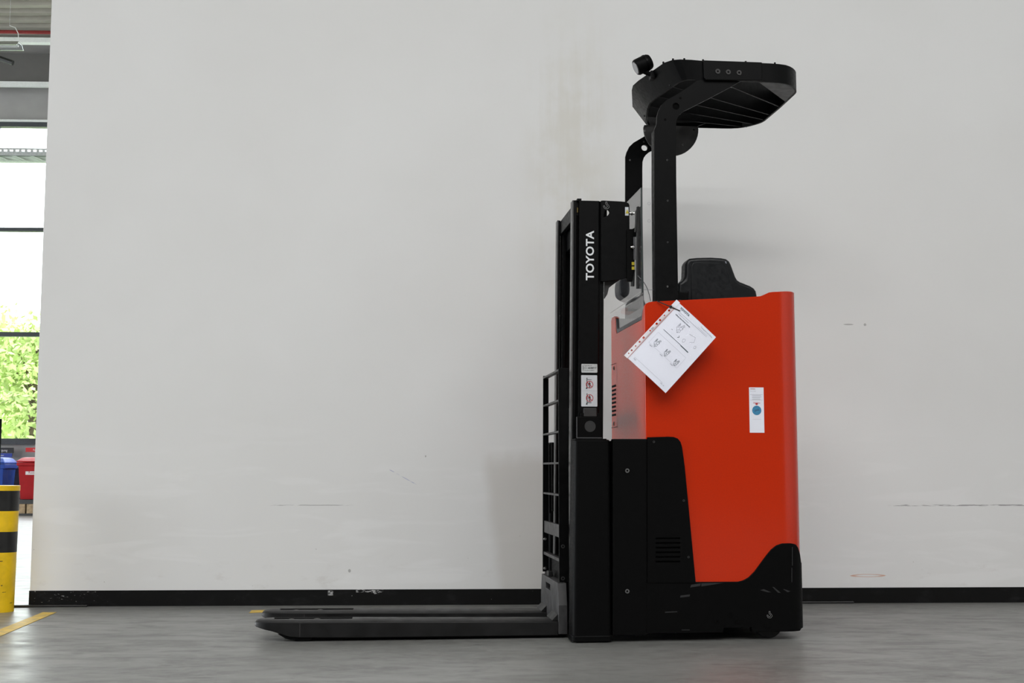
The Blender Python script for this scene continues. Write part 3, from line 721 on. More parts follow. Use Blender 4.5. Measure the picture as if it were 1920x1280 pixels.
MB().prism([at(*p, MY0 + .03) for p in ((1133, 528), (1163, 524), (1150, 533), (1141, 540), (1138, 552), (1133, 560))], MY0 + .02, MY0 + .04).build('head_gusset', M['charcoal'], mast, 0.001)
def face_map(Y): return lambda u, v: (u, Y, v)
c_ = at(1136, 386, MY0)
FY = MY0 - 0.0108
Print().line(hook_shape(c_[0], c_[1], 0.030), 0.0010, True).build('hook_symbol', face_map(FY), M['grey_ink'], mast)
q0, q1 = at(1172, 388, FY), at(1178.6, 404, FY)
MB().box(q0[0], q1[0], FY, FY + .001, q1[1], q0[1]).build('caution_sticker', M['label'], mast)
q = at(1176, 397, FY)
Print().poly([(q[0] - .007, q[1] - .007), (q[0] + .007, q[1] - .007), (q[0], q[1] + .011)]).build('caution_triangle', face_map(FY - .0006), M['yellow_ink'], mast)
# lettering up the outer rail (reads from bottom to top)
LYR = MY0 - 0.0048
def rail_pt(px, py): return at(px, py, LYR)
l0 = rail_pt(1113.8, 525.5); l1 = rail_pt(1097.8, 432)
tw = Print().text('TOYOTA', 0, 0, 1.0, 0.022, 'LEFT', 1.02)
us = [p[0] for p in tw.v]; vs_ = [p[1] for p in tw.v]; u0, u1, v0, v1 = min(us), max(us), min(vs_), max(vs_)
def letter_map(u, v):
    a = (u - u0) / (u1 - u0); b = (v - v0) / (v1 - v0)
    z = l0[1] + (l1[1] - l0[1]) * a; x = l0[0] + (l1[0] - l0[0]) * b + LEAN * (z - l0[1]) * 0.6
    return (x, LYR, z)
tw.build('lettering', letter_map, M['white_ink'], mast)['label'] = 'white TOYOTA lettering running up the mast'
# rating plate and warning label
def plate(name, px0, px1, py0, py1, m, Y=LYR, t=0.0012, parent=mast):
    a, b = at(px0, py0, Y), at(px1, py1, Y)
    MB().prism(rrect(a[0], b[0], b[1], a[1], 0.003), Y, Y - t).build(name, m, parent)
    return a[0], b[0], b[1], a[1]
x0, x1, z0, z1 = plate('rating_plate', 1090, 1120, 682, 698.5, M['label_silver'])
PYR = LYR - 0.0016; wd, ht = x1 - x0, z1 - z0
pr = Print()
for k, wv in enumerate((.6, .3, .8, .4, .9, .3, .6, .5)): pr.rect(x0 + wd * .08, x0 + wd * .14, z0 + ht * (.22 + k * .08), z0 + ht * (.22 + k * .08 + .07 * wv))
pr.text('Type', x0 + wd * .18, z0 + ht * .74, ht * .17); pr.text('SPE160', x0 + wd * .38, z0 + ht * .74, ht * .17)
pr.text('Serial no', x0 + wd * .17, z0 + ht * .48, ht * .16); pr.text('6248717', x0 + wd * .43, z0 + ht * .45, ht * .27, 0.0003)
pr.text('Manufactured', x0 + wd * .17, z0 + ht * .22, ht * .16); pr.text('2022', x0 + wd * .62, z0 + ht * .22, ht * .16)
pr.build('plate_print', face_map(PYR), M['black_ink'], mast)
x0, x1, z0, z1 = plate('warning_label', 1089.5, 1120, 703, 762, M['label']); wd, ht = x1 - x0, z1 - z0
bk_ = Print()
for top, (tx, ty) in ((0.5, (.40, .36)), (0.0, (.38, .085))):
    zc = z0 + ht * (top + (.20 if top else .27)); xc = x0 + wd * .52; R = wd * .23
    zlo = z0 + ht * (top + .06)
    bk_.rect(x0 + wd * .34, x0 + wd * .385, zlo, zlo + ht * .36); bk_.poly([(x0 + wd * .28, zlo), (x0 + wd * .38, zlo), (x0 + wd * .33, zlo + ht * .06)])
    bk_.disc(xc, zc + R * .60, R * .15, 12); bk_.rect(xc - R * .26, xc + R * .26, zc - R * .05, zc + R * .42)
    bk_.rect(xc - R * .18, xc - R * .03, zc - R * .95, zc); bk_.rect(xc + R * .05, xc + R * .2, zc - R * .95, zc); bk_.rect(xc - R * .36, xc - R * .27, zc - R * .3, zc + R * .4)
    if top: bk_.line([(x0 + wd * .4, z0 + ht * .855), (x0 + wd * .64, z0 + ht * .85)], wd * .03)
    else: bk_.line([(x0 + wd * .4, z0 + ht * .125), (x0 + wd * .62, z0 + ht * .12)], wd * .04)
    rd = Print().ring(xc, zc, R * .84, R).line([(xc - R * .68, zc + R * .66), (xc + R * .68, zc - R * .66)], R * .17)
    rd.build('prohibition_sign', face_map(PYR - .0004), M['red_ink'], mast)
bk_.build('pictogram', face_map(PYR), M['black_ink'], mast)
Print().rect(x0, x1, z0 + ht * .499, z0 + ht * .503).build('label_fold', face_map(PYR), M['soft_ink'], mast)
# lock block at the foot of the rail, above the leg cover
a, b = at(1081, 781, .14), at(1128, 821, .14)
blk = MB().box(a[0], b[0], 0.135, 0.172, b[1], a[1]).build('lock_block', M['plastic'], mast, 0.0012)
MB().box(a[0] - .0008, a[0] + .0012, 0.1335, 0.137, b[1], a[1]).box(a[0], b[0], 0.1335, 0.137, b[1] - .0002, b[1] + .0022).build('edge_strip', M['trimgrey'], blk)
c_ = at(1106.5, 799, .134); MB().prism_holes(disc(c_[0], c_[1], 0.0225, 24), [disc(c_[0], c_[1], 0.0208, 24)], 0.1352, 0.1335).prism(disc(c_[0], c_[1], 0.0208, 24), 0.1352, 0.1346).build('round_cap', M['boltdark'], blk)
a, b = at(1094, 765, .15), at(1118, 781, .15); MB().box(a[0], b[0], 0.14, 0.172, b[1], a[1]).build('rod_housing', M['charcoal'], blk, 0.002)
a, b = at(1088, 774, .15), at(1124, 781.5, .15); MB().box(a[0], b[0], 0.142, 0.172, b[1], a[1]).build('clamp', M['plastic'], blk, 0.001)

# hose, reflection stand-in and bracket behind the mast head
HX = xe
br = [at(*p, 0.145) for p in ((1176, 429), (1186, 429), (1189, 427), (1195, 427), (1196, 434), (1193, 443), (1190, 444), (1190, 505), (1186, 527), (1176, 527))]
bkt = MB().prism(br, 0.145, 0.170).build('hose_bracket', M['plastic'], mast, 0.002)
q = at(1187, 400, 0.175); MB().tube([(q[0] - .03, 0.175, q[1]), (q[0] + .006, 0.175, q[1])], 0.0055, 10).tube([(q[0] - .010, 0.175, q[1]), (q[0] - .002, 0.175, q[1])], 0.0085, 8).build('bolt', M['steel'], mast)
q = at(1186, 463.5, 0.138); MB().tube([(q[0] - .008, 0.138, q[1]), (q[0] + .008, 0.138, q[1])], 0.0045, 10).tube([(q[0] - .002, 0.138, q[1]), (q[0] + .004, 0.138, q[1])], 0.007, 8).build('bolt', M['steel'], mast)
for py in (494, 502.5):
    a, b = at(1184.5, py - 3, 0.144), at(1189.5, py + 3, 0.144); MB().box(a[0], b[0], 0.1435, 0.145, b[1], a[1]).build('yellow_mark', M['yellow_ink'], bkt)
a, b = at(1188, 444, 0.140), at(1192, 487, 0.140); MB().box(a[0], b[0], 0.138, 0.1445, b[1], a[1]).build('hose_clip', M['trimgrey'], bkt, 0.001)
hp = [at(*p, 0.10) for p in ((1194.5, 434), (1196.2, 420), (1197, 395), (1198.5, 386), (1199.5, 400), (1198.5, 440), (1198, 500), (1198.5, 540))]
MB().tube([(x - .004, 0.115, z) for x, z in hp], 0.0055, 10).build('hose_and_reflection', M['rubber'], mast, 0, 2, 50)  # black tube in place of a dark reflection in the clear screen
a = at(1187.5, 505, 0.15); b = at(1186.5, 536, 0.15)
MB().tube([(a[0], 0.155, a[1]), (b[0], 0.155, b[1])], 0.008, 10).build('hose_and_reflection', M['rubber'], mast, 0, 2, 50)

# --- clear screen between mast and operator
XS = at(1203, 352, 0.06)[0]; SZ1 = at(1203, 352, 0.06)[1]; SZ0 = at(1200, 548, 0.06)[1]
scr = MB().box(XS - 0.004, XS, 0.06, 0.745, SZ0, SZ1).build('clear_screen', M['screen'], TRUCK)
scr['label'] = 'clear plastic screen'
MB().box(XS - 0.0045, XS + 0.0015, 0.0565, 0.060, SZ0, SZ1).build('screen_edge', M['screen_edge'], scr)
MB().box(XS - 0.0045, XS + 0.0005, 0.06, 0.745, SZ0 - .0012, SZ0 + .0004).build('screen_edge', M['screen_edge'], scr)
zr = at(1215, 543, 0.062)[1]
side = MB().box(XS, 0.352, 0.060, 0.064, zr, SZ1).build('side_screen', M['screen'], scr)
for q in ((1217, 381.5), (1217, 414)):
    p = atp(*q, 0.0595); Print().ring(p.x, p.z, 0.0052, 0.0060, 20).build('drill_hole_rim', face_map(0.0595), M['soft_ink'], scr)
MB().box(XS, 0.352, 0.0595, 0.0645, zr - .0008, zr).build('screen_rim', M['soft_ink'], scr)
vp = [at(*p, 0.07) for p in ((1196, 516), (1204, 523.5), (1210, 532), (1214.5, 541), (1218, 552), (1220.5, 564))]
vis = MB().prism(vp + [at(1200, 572, 0.07), at(1200, 530, 0.07)], 0.07, 0.074).build('knee_visor', M['screen'], TRUCK)
vv = vp + [(x - .0016, z - .0012) for x, z in vp[::-1]]
MB().prism(vv, 0.0695, 0.0745).build('visor_edge', M['trimgrey'], vis)
low_ = MB().box(XS + .006, XS + .010, 0.075, 0.745, 1.14, SZ0 + 0.012).build('lower_screen', M['screen'], scr)
MB().add([(XS - .004, 0.06, SZ0), (XS - .004, 0.745, SZ0), (XS - .03, 0.745, SZ0 - .03), (XS - .03, 0.06, SZ0 - .03), (XS - .004, 0.06, SZ0 - .003), (XS - .004, 0.745, SZ0 - .003), (XS - .03, 0.745, SZ0 - .033), (XS - .03, 0.06, SZ0 - .033)],
         [(0, 1, 2, 3), (4, 7, 6, 5), (0, 4, 5, 1), (1, 5, 6, 2), (2, 6, 7, 3), (3, 7, 4, 0)]).build('screen_lip', M['screen'], scr)

# --- carriage, load guard and forks
GY0, GY1 = 0.19, 0.66
gx0 = at(1047.5, 800, GY0)[0]; gx1 = at(1066, 800, GY0)[0]
gz1 = at(1047, 689, GY0)[1]; gz0 = at(1047, 1091, GY0)[1]
lg = MB().prism([(gx0, gz0), (gx0, gz1 - .004), (gx0 + .006, gz1), (gx1, gz1 - .002), (gx1, gz0)], GY0, GY0 + 0.008).build('load_guard', M['black'], TRUCK, 0.0012)
lg['label'] = 'black ladder-like load backrest frame'
fx1 = gx0 + 0.022
MB().prism([(gx0 - .004, 0.30), (gx0, gz1), (fx1 + .002, gz1), (fx1, 0.22), (gx0 - .004, 0.22)], GY1 - 0.008, GY1).build('guard_upright', M['black'], lg, 0.0012)
for py in (691.5, 748.5, 807, 866, 926):
    z = at(1047, py, GY0)[1]
    MB().box(gx0 - 0.001, gx0 + 0.020, GY0 + .008, GY1 - .008, z - 0.008, z).build('cross_bar', M['charcoal'], lg, 0.001)
za, zb = at(1047, 984, GY0)[1], at(1047, 1008, GY0)[1]
MB().box(gx0 + .002, gx0 + 0.014, GY0 + .008, GY1 - .008, zb, za).build('cross_plate', M['charcoal'], lg, 0.0015)
za = at(1045, 1047, GY0)[1]; MB().box(gx0, gx0 + 0.018, GY0 + .008, GY1 - .008, za - .013, za).build('cross_bar', M['charcoal'], lg, 0.001)
for py in (1024, 1084): bolt(lg, atp(1055.5, py, GY0), 0.0078, M['boltdark'], 0.003)
for py in (1010, 1065): 
    y, z = GY1 - .008, at(1022, py, GY1 - .008)[1]; x = at(1022, py, GY1 - .008)[0]
    MB().tube([(x, y, z), (x, y - .008, z)], [0.008, 0.005], 12).build('bolt', M['steel'], lg, 0, 2, 40)
# small rods seen through the frame
for (pa, pb, yy) in (((1031, 833), (1031, 962), 0.6), ((1036, 829), (1036, 958), 0.57)):
    a, b = at(*pa, yy), at(*pb, yy); MB().box(a[0] - .003, a[0] + .004, yy, yy + .01, b[1], a[1]).build('guide_rod', M['plastic'], mast)
# carriage plate with sloped shoulders, slot holes
HX0, HX1 = -0.037, -0.001
cy0, cy1 = 0.137, 0.66
co_ = [(cy0, 0.016), (cy0, 0.128), (cy0 + .026, 0.213), (cy1 - .026, 0.213), (cy1, 0.128), (cy1, 0.016)]
s0 = atx(1023, 1090, HX0); s1 = atx(1031.5, 1107, HX0)
hol = [[(s1[0], s1[1]), (s0[0], s1[1]), (s0[0], s0[1]), (s1[0], s0[1])]]
carr = MB().prism_holes(co_, hol, HX0, HX1, 'x').build('fork_carriage', M['heel'], TRUCK, 0.002)
MB().box(HX1 - .004, HX1 - .002, s1[0] - .005, s0[0] + .005, s1[1] - .005, s0[1] + .005).build('slot_shade', M['void'], carr)  # near-black sheet stands for the shade inside the carriage slot
MB().box(0.0, 0.045, 0.21, 0.59, 0.06, 0.30).build('carriage_roller_box', M['plastic'], carr, 0.003)
p = atx(1031, 1076, -0.02)
MB().box(-0.03, -0.012, p[0] - .03, p[0] + .03, 0.213, 0.235).build('stop_lug', M['fork'], carr, 0.003)

def fork(y0, y1, name='fork'):
    """tapered channel with a roller slot: cells along x, three strips across"""
    xsn = [-1.222, -1.216, -1.205, -1.180, -1.150, -1.105, -1.085, -1.045, -0.846, -0.5, -0.037]
    zt = [0.0715, 0.0765, 0.0795, 0.0810, 0.0815, 0.0810, 0.0810, 0.0805, 0.079, 0.0745, 0.069]
    zb = [0.060, 0.056, 0.053, 0.046, 0.040, 0.026, 0.020, 0.017, 0.014, 0.013, 0.012]
    nar = [0.050, 0.040, 0.030, 0.018, 0.011, 0.005, 0.003, 0.0, 0.0, 0.0, 0.0]
    w_ = y1 - y0; cells = {}; V = []; idx = {}
    def vid(i, j, k):
        if (i, j, k) not in idx:
            fr = (0.0, 0.10, 0.36, 0.70, 1.0)[j]; y = y0 + nar[i] + (w_ - 2 * nar[i]) * fr
            z = zb[i] if k == 0 else zt[i] - (0.006 if j in (0, 4) else 0)
            idx[(i, j, k)] = len(V); V.append((xsn[i], y, z))
        return idx[(i, j, k)]
    faces = {}
    for i in range(len(xsn) - 1):
        for j in range(4):
            if j == 2 and 4 <= i <= 7: continue
            c = [[[vid(i + a, j + b, k) for k in (0, 1)] for b in (0, 1)] for a in (0, 1)]
            for q in ((c[0][0][0], c[0][0][1], c[0][1][1], c[0][1][0]), (c[1][0][0], c[1][1][0], c[1][1][1], c[1][0][1]),
                      (c[0][0][0], c[1][0][0], c[1][0][1], c[0][0][1]), (c[0][1][0], c[0][1][1], c[1][1][1], c[1][1][0]),
                      (c[0][0][0], c[0][1][0], c[1][1][0], c[1][0][0]), (c[0][0][1], c[1][0][1], c[1][1][1], c[0][1][1])):
                key = tuple(sorted(q))
                if key in faces: faces[key] = None
                else: faces[key] = q
    fk = finish(name, V, [q for q in faces.values() if q], M['fork'], TRUCK, 0.002, 2, 30)
    ya, yb = y0 + w_ * .38, y0 + w_ * .68
    for xx in (-1.085, -0.985):
        MB().prism(disc(xx, 0.0385, 0.038, 28), ya, yb).build('load_roller', M['poly'] , fk, 0.003, 2, 40)
    MB().box(-1.03, -0.02, y0 + .03, y1 - .03, 0.004, 0.022).build('support_leg', M['plastic'], fk, 0.002)
    MB().prism([(-1.13, 0.03), (-1.10, 0.012), (-1.06, 0.004), (-1.0, 0.004), (-1.0, 0.03)], y0 + .012, y0 + w_ * .34).build('roller_bracket', M['plastic'], fk, 0.002)
    MB().prism([(-0.060, 0.069), (-0.0375, 0.092), (-0.0375, 0.069)], y0 + .012, y1 - .012).build('weld_fillet', M['fork'], fk)
    MB().box(-1.047, -1.044, y0 - .001, y0 + .003, 0.02, 0.07).build('tip_seam', M['charcoal'], fk)
    return fk
fork(0.140, 0.322); fork(0.468, 0.650)

# --- sticker on the orange side
SYR = -0.0005
def spl(px0, px1, py0, py1):
    a, b = at(px0, py0, SYR), at(px1, py1, SYR); return a[0], b[0], b[1], a[1]
x0, x1, z0, z1 = spl(1404.3, 1433.2, 726, 811)
stk = MB().box(x0, x1, -0.0012, 0.0, z0, z1).build('inspection_sticker', M['sticker'], TRUCK)
wd, ht = x1 - x0, z1 - z0
def U(a, b): return (x0 + wd * a, z0 + ht * (1 - b))
def su(fn): return face_map(fn)
pr = Print().text('TOYOTA', *U(.07, .045), ht * .028, 0.0002); pr.rect(*[U(.27, .35)[0], U(.75, .35)[0]], U(.27, .352)[1], U(.27, .342)[1])
pr.poly([U(.42, .352), U(.58, .352), U(.58, .366), U(.62, .366), U(.5, .392), U(.38, .366), U(.42, .366)]); pr.text('Nächste Prüfung', *U(.27, .333), ht * .017)
pr.build('red_print', face_map(-.0016), M['red_ink'], stk)['kind'] = 'stuff'
pr = Print().text('Material Handling', *U(.07, .088), ht * .018)
for y in (.158, .278): pr.rect(U(.05, 0)[0], U(.93, 0)[0], U(0, y)[1], U(0, y + .0035)[1])
for y, xa, xb in ((.175, .2, .8), (.207, .2, .84), (.231, .2, .74), (.264, .2, .76)): pr.rect(U(xa, 0)[0], U(xb, 0)[0], U(0, y + .006)[1], U(0, y)[1])
pr.rect(U(.2, 0)[0], U(.8, 0)[0], U(0, .705)[1], U(0, .7025)[1])
pr.build('grey_print', face_map(-.0016), M['soft_ink'], stk)['kind'] = 'stuff'
cx, cy = U(.5, .508)
Print().disc(cx, cy, wd * .315, 36).build('round_seal', face_map(-.0016), M['blue_ink'], stk)
pr = Print().ring(cx, cy, wd * .28, wd * .295, 36).ring(cx, cy, wd * .165, wd * .18, 30)
for k in range(12):
    a = k * math.pi / 6; pr.rect(cx + wd * .23 * math.cos(a) - wd * .014, cx + wd * .23 * math.cos(a) + wd * .014, cy + wd * .23 * math.sin(a) - wd * .025, cy + wd * .23 * math.sin(a) + wd * .025)
pr.line([(cx - wd * .14, cy - wd * .05), (cx + wd * .14, cy + wd * .02)], wd * .07).line([(cx - wd * .12, cy + wd * .03), (cx + wd * .13, cy + wd * .09)], wd * .045)
pr.build('seal_print', face_map(-.002), M['darkblue_ink'], stk)

# ------------------------------------------------------------------ papers in a punched sleeve, hung by a cable tie
def tw_(v): return Vector((v.x * CA - v.y * SA, v.x * SA + v.y * CA, v.z)) + TRUCK_O
cT, cL, cB, cR = atp(1268, 562, -0.018), atp(1170, 666, -0.034), atp(1248, 738, -0.092), atp(1343.5, 632, -0.076)
SL = thing('document_sleeve', 'printed papers in a punched clear sleeve hanging on the orange side panel', 'document', TRUCK_O, TRUCK_A)
def sheet(a, b, off=0.0):
    """a: across from the punched strip (0..1), b: down the page from its top edge (0..1)"""
    p = cT * (1 - a) * (1 - b) + cR * a * (1 - b) + cL * (1 - a) * b + cB * a * b
    bow = 0.004 * math.sin(math.pi * a) + 0.003 * math.sin(math.pi * b)
    return p + Vector((0, -bow - off, 0))
def sheet_mesh(name, a0, a1, b0, b1, off, thick, m, n=10):
    V = []; Fc = []
    for o in (off, off - thick):
        for i in range(n + 1):
            for j in range(n + 1): V.append(sheet(a0 + (a1 - a0) * i / n, b0 + (b1 - b0) * j / n, o))
    K = (n + 1) ** 2; g = lambda i, j, s: s * K + i * (n + 1) + j
    for i in range(n):
        for j in range(n):
            Fc += [(g(i, j, 0), g(i + 1, j, 0), g(i + 1, j + 1, 0), g(i, j + 1, 0)), (g(i, j, 1), g(i, j + 1, 1), g(i + 1, j + 1, 1), g(i + 1, j, 1))]
    for i in range(n):
        for e in (0, n): Fc += [(g(i, e, 0), g(i + 1, e, 0), g(i + 1, e, 1), g(i, e, 1)), (g(e, i, 0), g(e, i + 1, 0), g(e, i + 1, 1), g(e, i, 1))]
    return finish(name, V, Fc, m, SL, 0, 2, 40)
ppr = sheet_mesh('paper_stack', 0.085, 0.992, 0.006, 0.992, 0.0, 0.003, M['paper'])
# strip with real punch holes
outer = [(0, 0.0), (0.078, 0.0), (0.078, 1.0), (0.0, 1.0)]
holes = [disc(0.036, b, r, 12, r * 0.75)[::-1] for b, r in ((0.17, .020), (0.26, .013), (0.345, .020), (0.41, .021), (0.535, .014), (0.66, .022), (0.735, .019), (0.81, .014), (0.885, .018), (0.94, .013))]
smb = MB().prism_holes(outer, holes, 0.0, 1.0, 'z')
V = [sheet(p.x, p.y, 0.0002 + 0.0006 * p.z) for p in smb.v]
finish('punched_strip', V, smb.f, M['strip'], SL)
sheet_mesh('strip_end', 0.0, 0.085, -0.004, 0.095, 0.0022, 0.001, M['paper'], 3)
sheet_mesh('strip_seam', 0.077, 0.086, 0.0, 1.0, 0.0014, 0.0006, mat('seam_weld', (0.42, 0.16, 0.13), 0.4), 8)
pr = Print().rect(.018, .055, .475, .482).rect(.018, .055, .489, .496).rect(.018, .055, .503, .510)
pr.build('maker_mark', lambda a, b: sheet(a, b, 0.0016), M['soft_ink'], SL)
sheet_mesh('clear_pocket', 0.080, 1.0, 0.0, 1.0, 0.0034, 0.0003, M['sleeve'])
Wp, Hp = (cR - cT).length, (cL - cT).length
dk, lt = Print(0.04), Print(0.04)
def pg(pts): return [(x, y) for x, y in pts]
def text_on(p, txt, a, b, size, bold=0):
    q = Print().text(txt, 0, 0, size, bold); k = len(p.v)
    p.v += [(a + x / Wp, b - y / Hp) for x, y in q.v]; p.f += [tuple(i + k for i in fc) for fc in q.f]
text_on(dk, 'TOYOTA', 0.155, 0.055, 0.0115, 0.0006)
text_on(dk, 'Lifting instructions manual', 0.17, 0.155, 0.0072, 0.0002); text_on(lt, 'Original instructions', 0.20, 0.125, 0.0066)
text_on(lt, 'Transport and lifting', 0.66, 0.052, 0.0075)
lt.line([(0.16, 0.093), (0.86, 0.090)], 0.003); lt.line([(0.62, 0.075), (0.86, 0.073)], 0.002)
dk.line([(0.20, 0.405), (0.80, 0.405)], 0.006); dk.line([(0.62, 0.412), (0.80, 0.412)], 0.006)
lt.line([(0.16, 0.925), (0.83, 0.925)], 0.002); text_on(lt, 'Page', 0.16, 0.95, 0.0066); text_on(lt, 'SPE-18', 0.80, 0.95, 0.0066)
lt.line([(0.16, 0.48), (0.84, 0.48), (0.84, 0.66), (0.16, 0.66)], 0.0015, True)
def sketch(p, a, b, s):
    """little line drawing of a lift truck with a pallet, seen at an angle"""
    def q(l): return [(a + x * s, b - y * s * 0.75) for x, y in l]
    for l in ([(-.5, -.3), (-.5, .5), (-.38, .6), (-.36, -.2)], [(-.44, .2), (-.3, .45), (-.25, -.1)], [(-.1, .1), (.1, .5), (.3, .45), (.45, .1), (.3, -.2), (.05, -.3), (-.1, .1)],
              [(.0, .15), (.2, .3), (.42, .12)], [(.05, -.3), (-.2, -.6), (.1, -.85), (.4, -.5), (.3, -.2)], [(-.2, -.6), (-.45, -.35)], [(.1, .5), (.2, .75), (.45, .6), (.3, .45)], [(.1, -.85), (.12, -.5)]):
        p.line(q(l), 0.0042)
sketch(lt, 0.40, 0.245, 0.115); sketch(dk, 0.275, 0.590, 0.095); sketch(dk, 0.525, 0.600, 0.085); sketch(dk, 0.765, 0.612, 0.08)
for a in (0.20, 0.45, 0.70): lt.line([(a, 0.675), (a + 0.055, 0.675)], 0.006)
dk.line([(0.48, 0.33), (0.50, 0.345), (0.475, 0.36)], 0.006); lt.line([(0.30, 0.33), (0.32, 0.33)], 0.006)
lt.line(disc(0.60, 0.335, 0.025, 10), 0.003, True); lt.line([(0.60, .22), (0.72, .20), (0.76, .26), (0.70, .30)], 0.003); lt.line(disc(0.83, 0.30, 0.02, 10), 0.003, True)
dk.build('dark_print', lambda a, b: sheet(a, b, 0.0010), mat('toner', (0.06, 0.09, 0.11), 0.6), SL); lt.build('light_print', lambda a, b: sheet(a, b, 0.0010), mat('faint_toner', (0.24, 0.25, 0.30), 0.6), SL)

ct = thing('cable_tie', 'black nylon cable tie holding the paper sleeve to the guard post', 'cable tie', TRUCK_O, TRUCK_A)
k1 = atp(1257.5, 575, -0.026)
p0, p2 = atp(1231.5, 564.5, 0.026), atp(1275.5, 583, -0.034)
MB().tube([p0, atp(1233.5, 564.8, -0.006), k1, p2], 0.0022, 8).build('strap', M['tie'], ct)
MB().box(k1.x - .005, k1.x + .005, k1.y - .004, k1.y + .004, k1.z - .005, k1.z + .005).build('head', M['tie'], ct, 0.001)
pl = [(0.338, 0.026, p0.z), (0.338, 0.10, p0.z + .004), (0.445, 0.10, p0.z + .008), (0.445, 0.0265, p0.z + .006), (0.436, 0.026, p0.z + .006)]
MB().tube([p0, Vector((0.338, 0.022, p0.z))] + [Vector(q) for q in pl], 0.002, 6).build('loop', M['tie'], ct)

# ------------------------------------------------------------------ left foreground: hazard post, floor marks
bo = on_floor(-3, 1146)
RB = 0.068
hp_ = thing('hazard_bollard', 'yellow and black striped steel bollard at the left edge', 'bollard', (bo.x, bo.y, 0))
def bz(py): return at_depth(-3, py, bo.y - RB).z
zs = [0.0, bz(1036), bz(997), bz(958), bz(920), bz(910)]
lean_b = 0.012
for i in range(5):
    z0, z1 = zs[i], zs[i + 1]
    m = M['hazard_yellow'] if i % 2 == 0 else M['hazard_black']
    r = RB if i < 4 else RB + 0.0015
    MB().tube([(lean_b * z0, 0, z0), (lean_b * z1, 0, z1)], r, 36).build('stripe_band', m, hp_, 0.0015 if i == 4 else 0, 2, 50)
sc = Print()
for k in range(14):
    u = random.uniform(-1.2, 1.2); vz = random.uniform(0.03, zs[1] - .03); ww = random.uniform(.004, .016); hh = random.uniform(.002, .006)
    sc.poly([(u, vz), (u + ww / RB, vz + hh * .3), (u + ww / RB * 1.2, vz + hh), (u + .02, vz + hh)])
sc.build('scratches', lambda u, v: (lean_b * v + (RB + .0006) * math.sin(u), -(RB + .0006) * math.cos(u), v), M['hazard_black'], hp_)
dp = at_depth(-8, 900, 7.4)
pst = thing('dark_steel_post', 'slim dark steel post standing behind the striped bollard', 'post', (dp.x, dp.y, 0))
hz = at_depth(3, 785, 7.4)
rr_ = (hz.x - dp.x)
MB().box(-rr_, rr_, -.008, .008, 0.01, hz.z).build('shaft', M['void'], pst, 0.002)
MB().box(-.07, .07, -.07, .07, 0, 0.012).build('foot_plate', M['hazard_black'], pst, 0.002)

def floor_quad(name, corners, m):
    c = sum(corners, Vector()) / len(corners)
    V = [Vector((p.x, p.y, 0.0004)) - Vector((c.x, c.y, 0)) for p in corners] + [Vector((p.x, p.y, 0.0018)) - Vector((c.x, c.y, 0)) for p in corners]
    n = len(corners)
    o = finish(name, V, [tuple(range(n)), tuple(range(2 * n - 1, n - 1, -1))] + [(i, (i + 1) % n, n + (i + 1) % n, n + i) for i in range(n)], m)
    o.location = (c.x, c.y, 0); return o
tag(floor_quad('floor_marking', [on_floor(0, 1180), on_floor(80, 1148), on_floor(106, 1148), on_floor(0, 1193), on_floor(-60, 1222), on_floor(-60, 1205)], M['yellow_line']),
    'worn yellow painted line on the floor by the striped bollard', 'floor marking')
tag(floor_quad('floor_tape', [on_floor(467, 1149), on_floor(472, 1144.5), on_floor(520, 1143), on_floor(520, 1147)], M['yellow_line']), 'scrap of yellow tape on the floor beside the fork tips', 'tape')

# ------------------------------------------------------------------ far end of the hall, seen past the wall
FA = WALL_A
FD = 20.0
F0 = at_depth(48, 900, FD)
def fac(px, py, dy=0.0): p = at_depth(px, py, FD + dy); return p.x - F0.x, p.z
def place(o, dy=0.0):
    o.location = (F0.x - dy * math.sin(FA), F0.y + dy * math.cos(FA), 0); o.rotation_euler = (0, 0, FA); return o
def zf(py, D=FD): return at_depth(48, py, D).z
XL, XRt = -9.0, 7.0
zsill, zm1, zm2, ztopw = zf(822), zf(627), zf(431), zf(236)
win = place(MB().box(XL, XRt, -0.06, 0.06, ztopw - 0.03, ztopw + 0.06).build('window_1', M['frame_dark']))
struct(win, 'tall glazed hall front with dark horizontal bars and trees outside', 'window')
MB().box(XL, XRt, -0.09, 0.09, zsill - 0.09, zsill).build('window_sill', M['frame_dark'], win)
MB().box(XL, XRt, -0.05, 0.05, zm1 - 0.034, zm1 + 0.034).build('transom', M['frame_dark'], win)
MB().box(XL, XRt, -0.05, 0.05, zm2 - 0.030, zm2 + 0.030).build('transom', M['frame_dark'], win)
xm = [-9.0, -6.2, -3.4, -0.65, 2.1, 4.9, 7.0]
for x in xm: MB().box(x - .035, x + .035, -0.05, 0.05, zsill, ztopw).build('mullion', M['frame_dark'], win)
for i in range(len(xm) - 1):
    for a, b in ((zsill, zm1 - .034), (zm1 + .034, zm2 - .03), (zm2 + .03, ztopw)):
        MB().box(xm[i] + .035, xm[i + 1] - .035, -0.004, 0.004, a, b).build('pane', M['glass'], win)
ws = struct(place(MB().box(XL, XRt, 0.0, 0.2, 0, zsill - 0.09).build('wall_far_parapet', M['panel_grey'])), 'grey low wall under the far hall glazing', 'wall')
wu = struct(place(MB().box(XL, XRt, 0.0, 0.2, ztopw + 0.06, 7.6).build('wall_far_upper', M['panel_grey'])), 'grey cladding above the far hall glazing', 'wall')
be = struct(place(MB().box(XL, XRt, -0.35, -0.02, zf(153, 19.65), zf(100, 19.65)).build('trim_3', M['panel_dark'])), 'dark deep beam under the roof above the far glazing', 'beam')
struct(place(MB().box(XL, XRt, -0.42, -0.36, zf(163, 19.6), zf(153.5, 19.6)).build('trim_4', M['pipe_white'])), 'white duct along the far wall below the dark beam', 'duct')
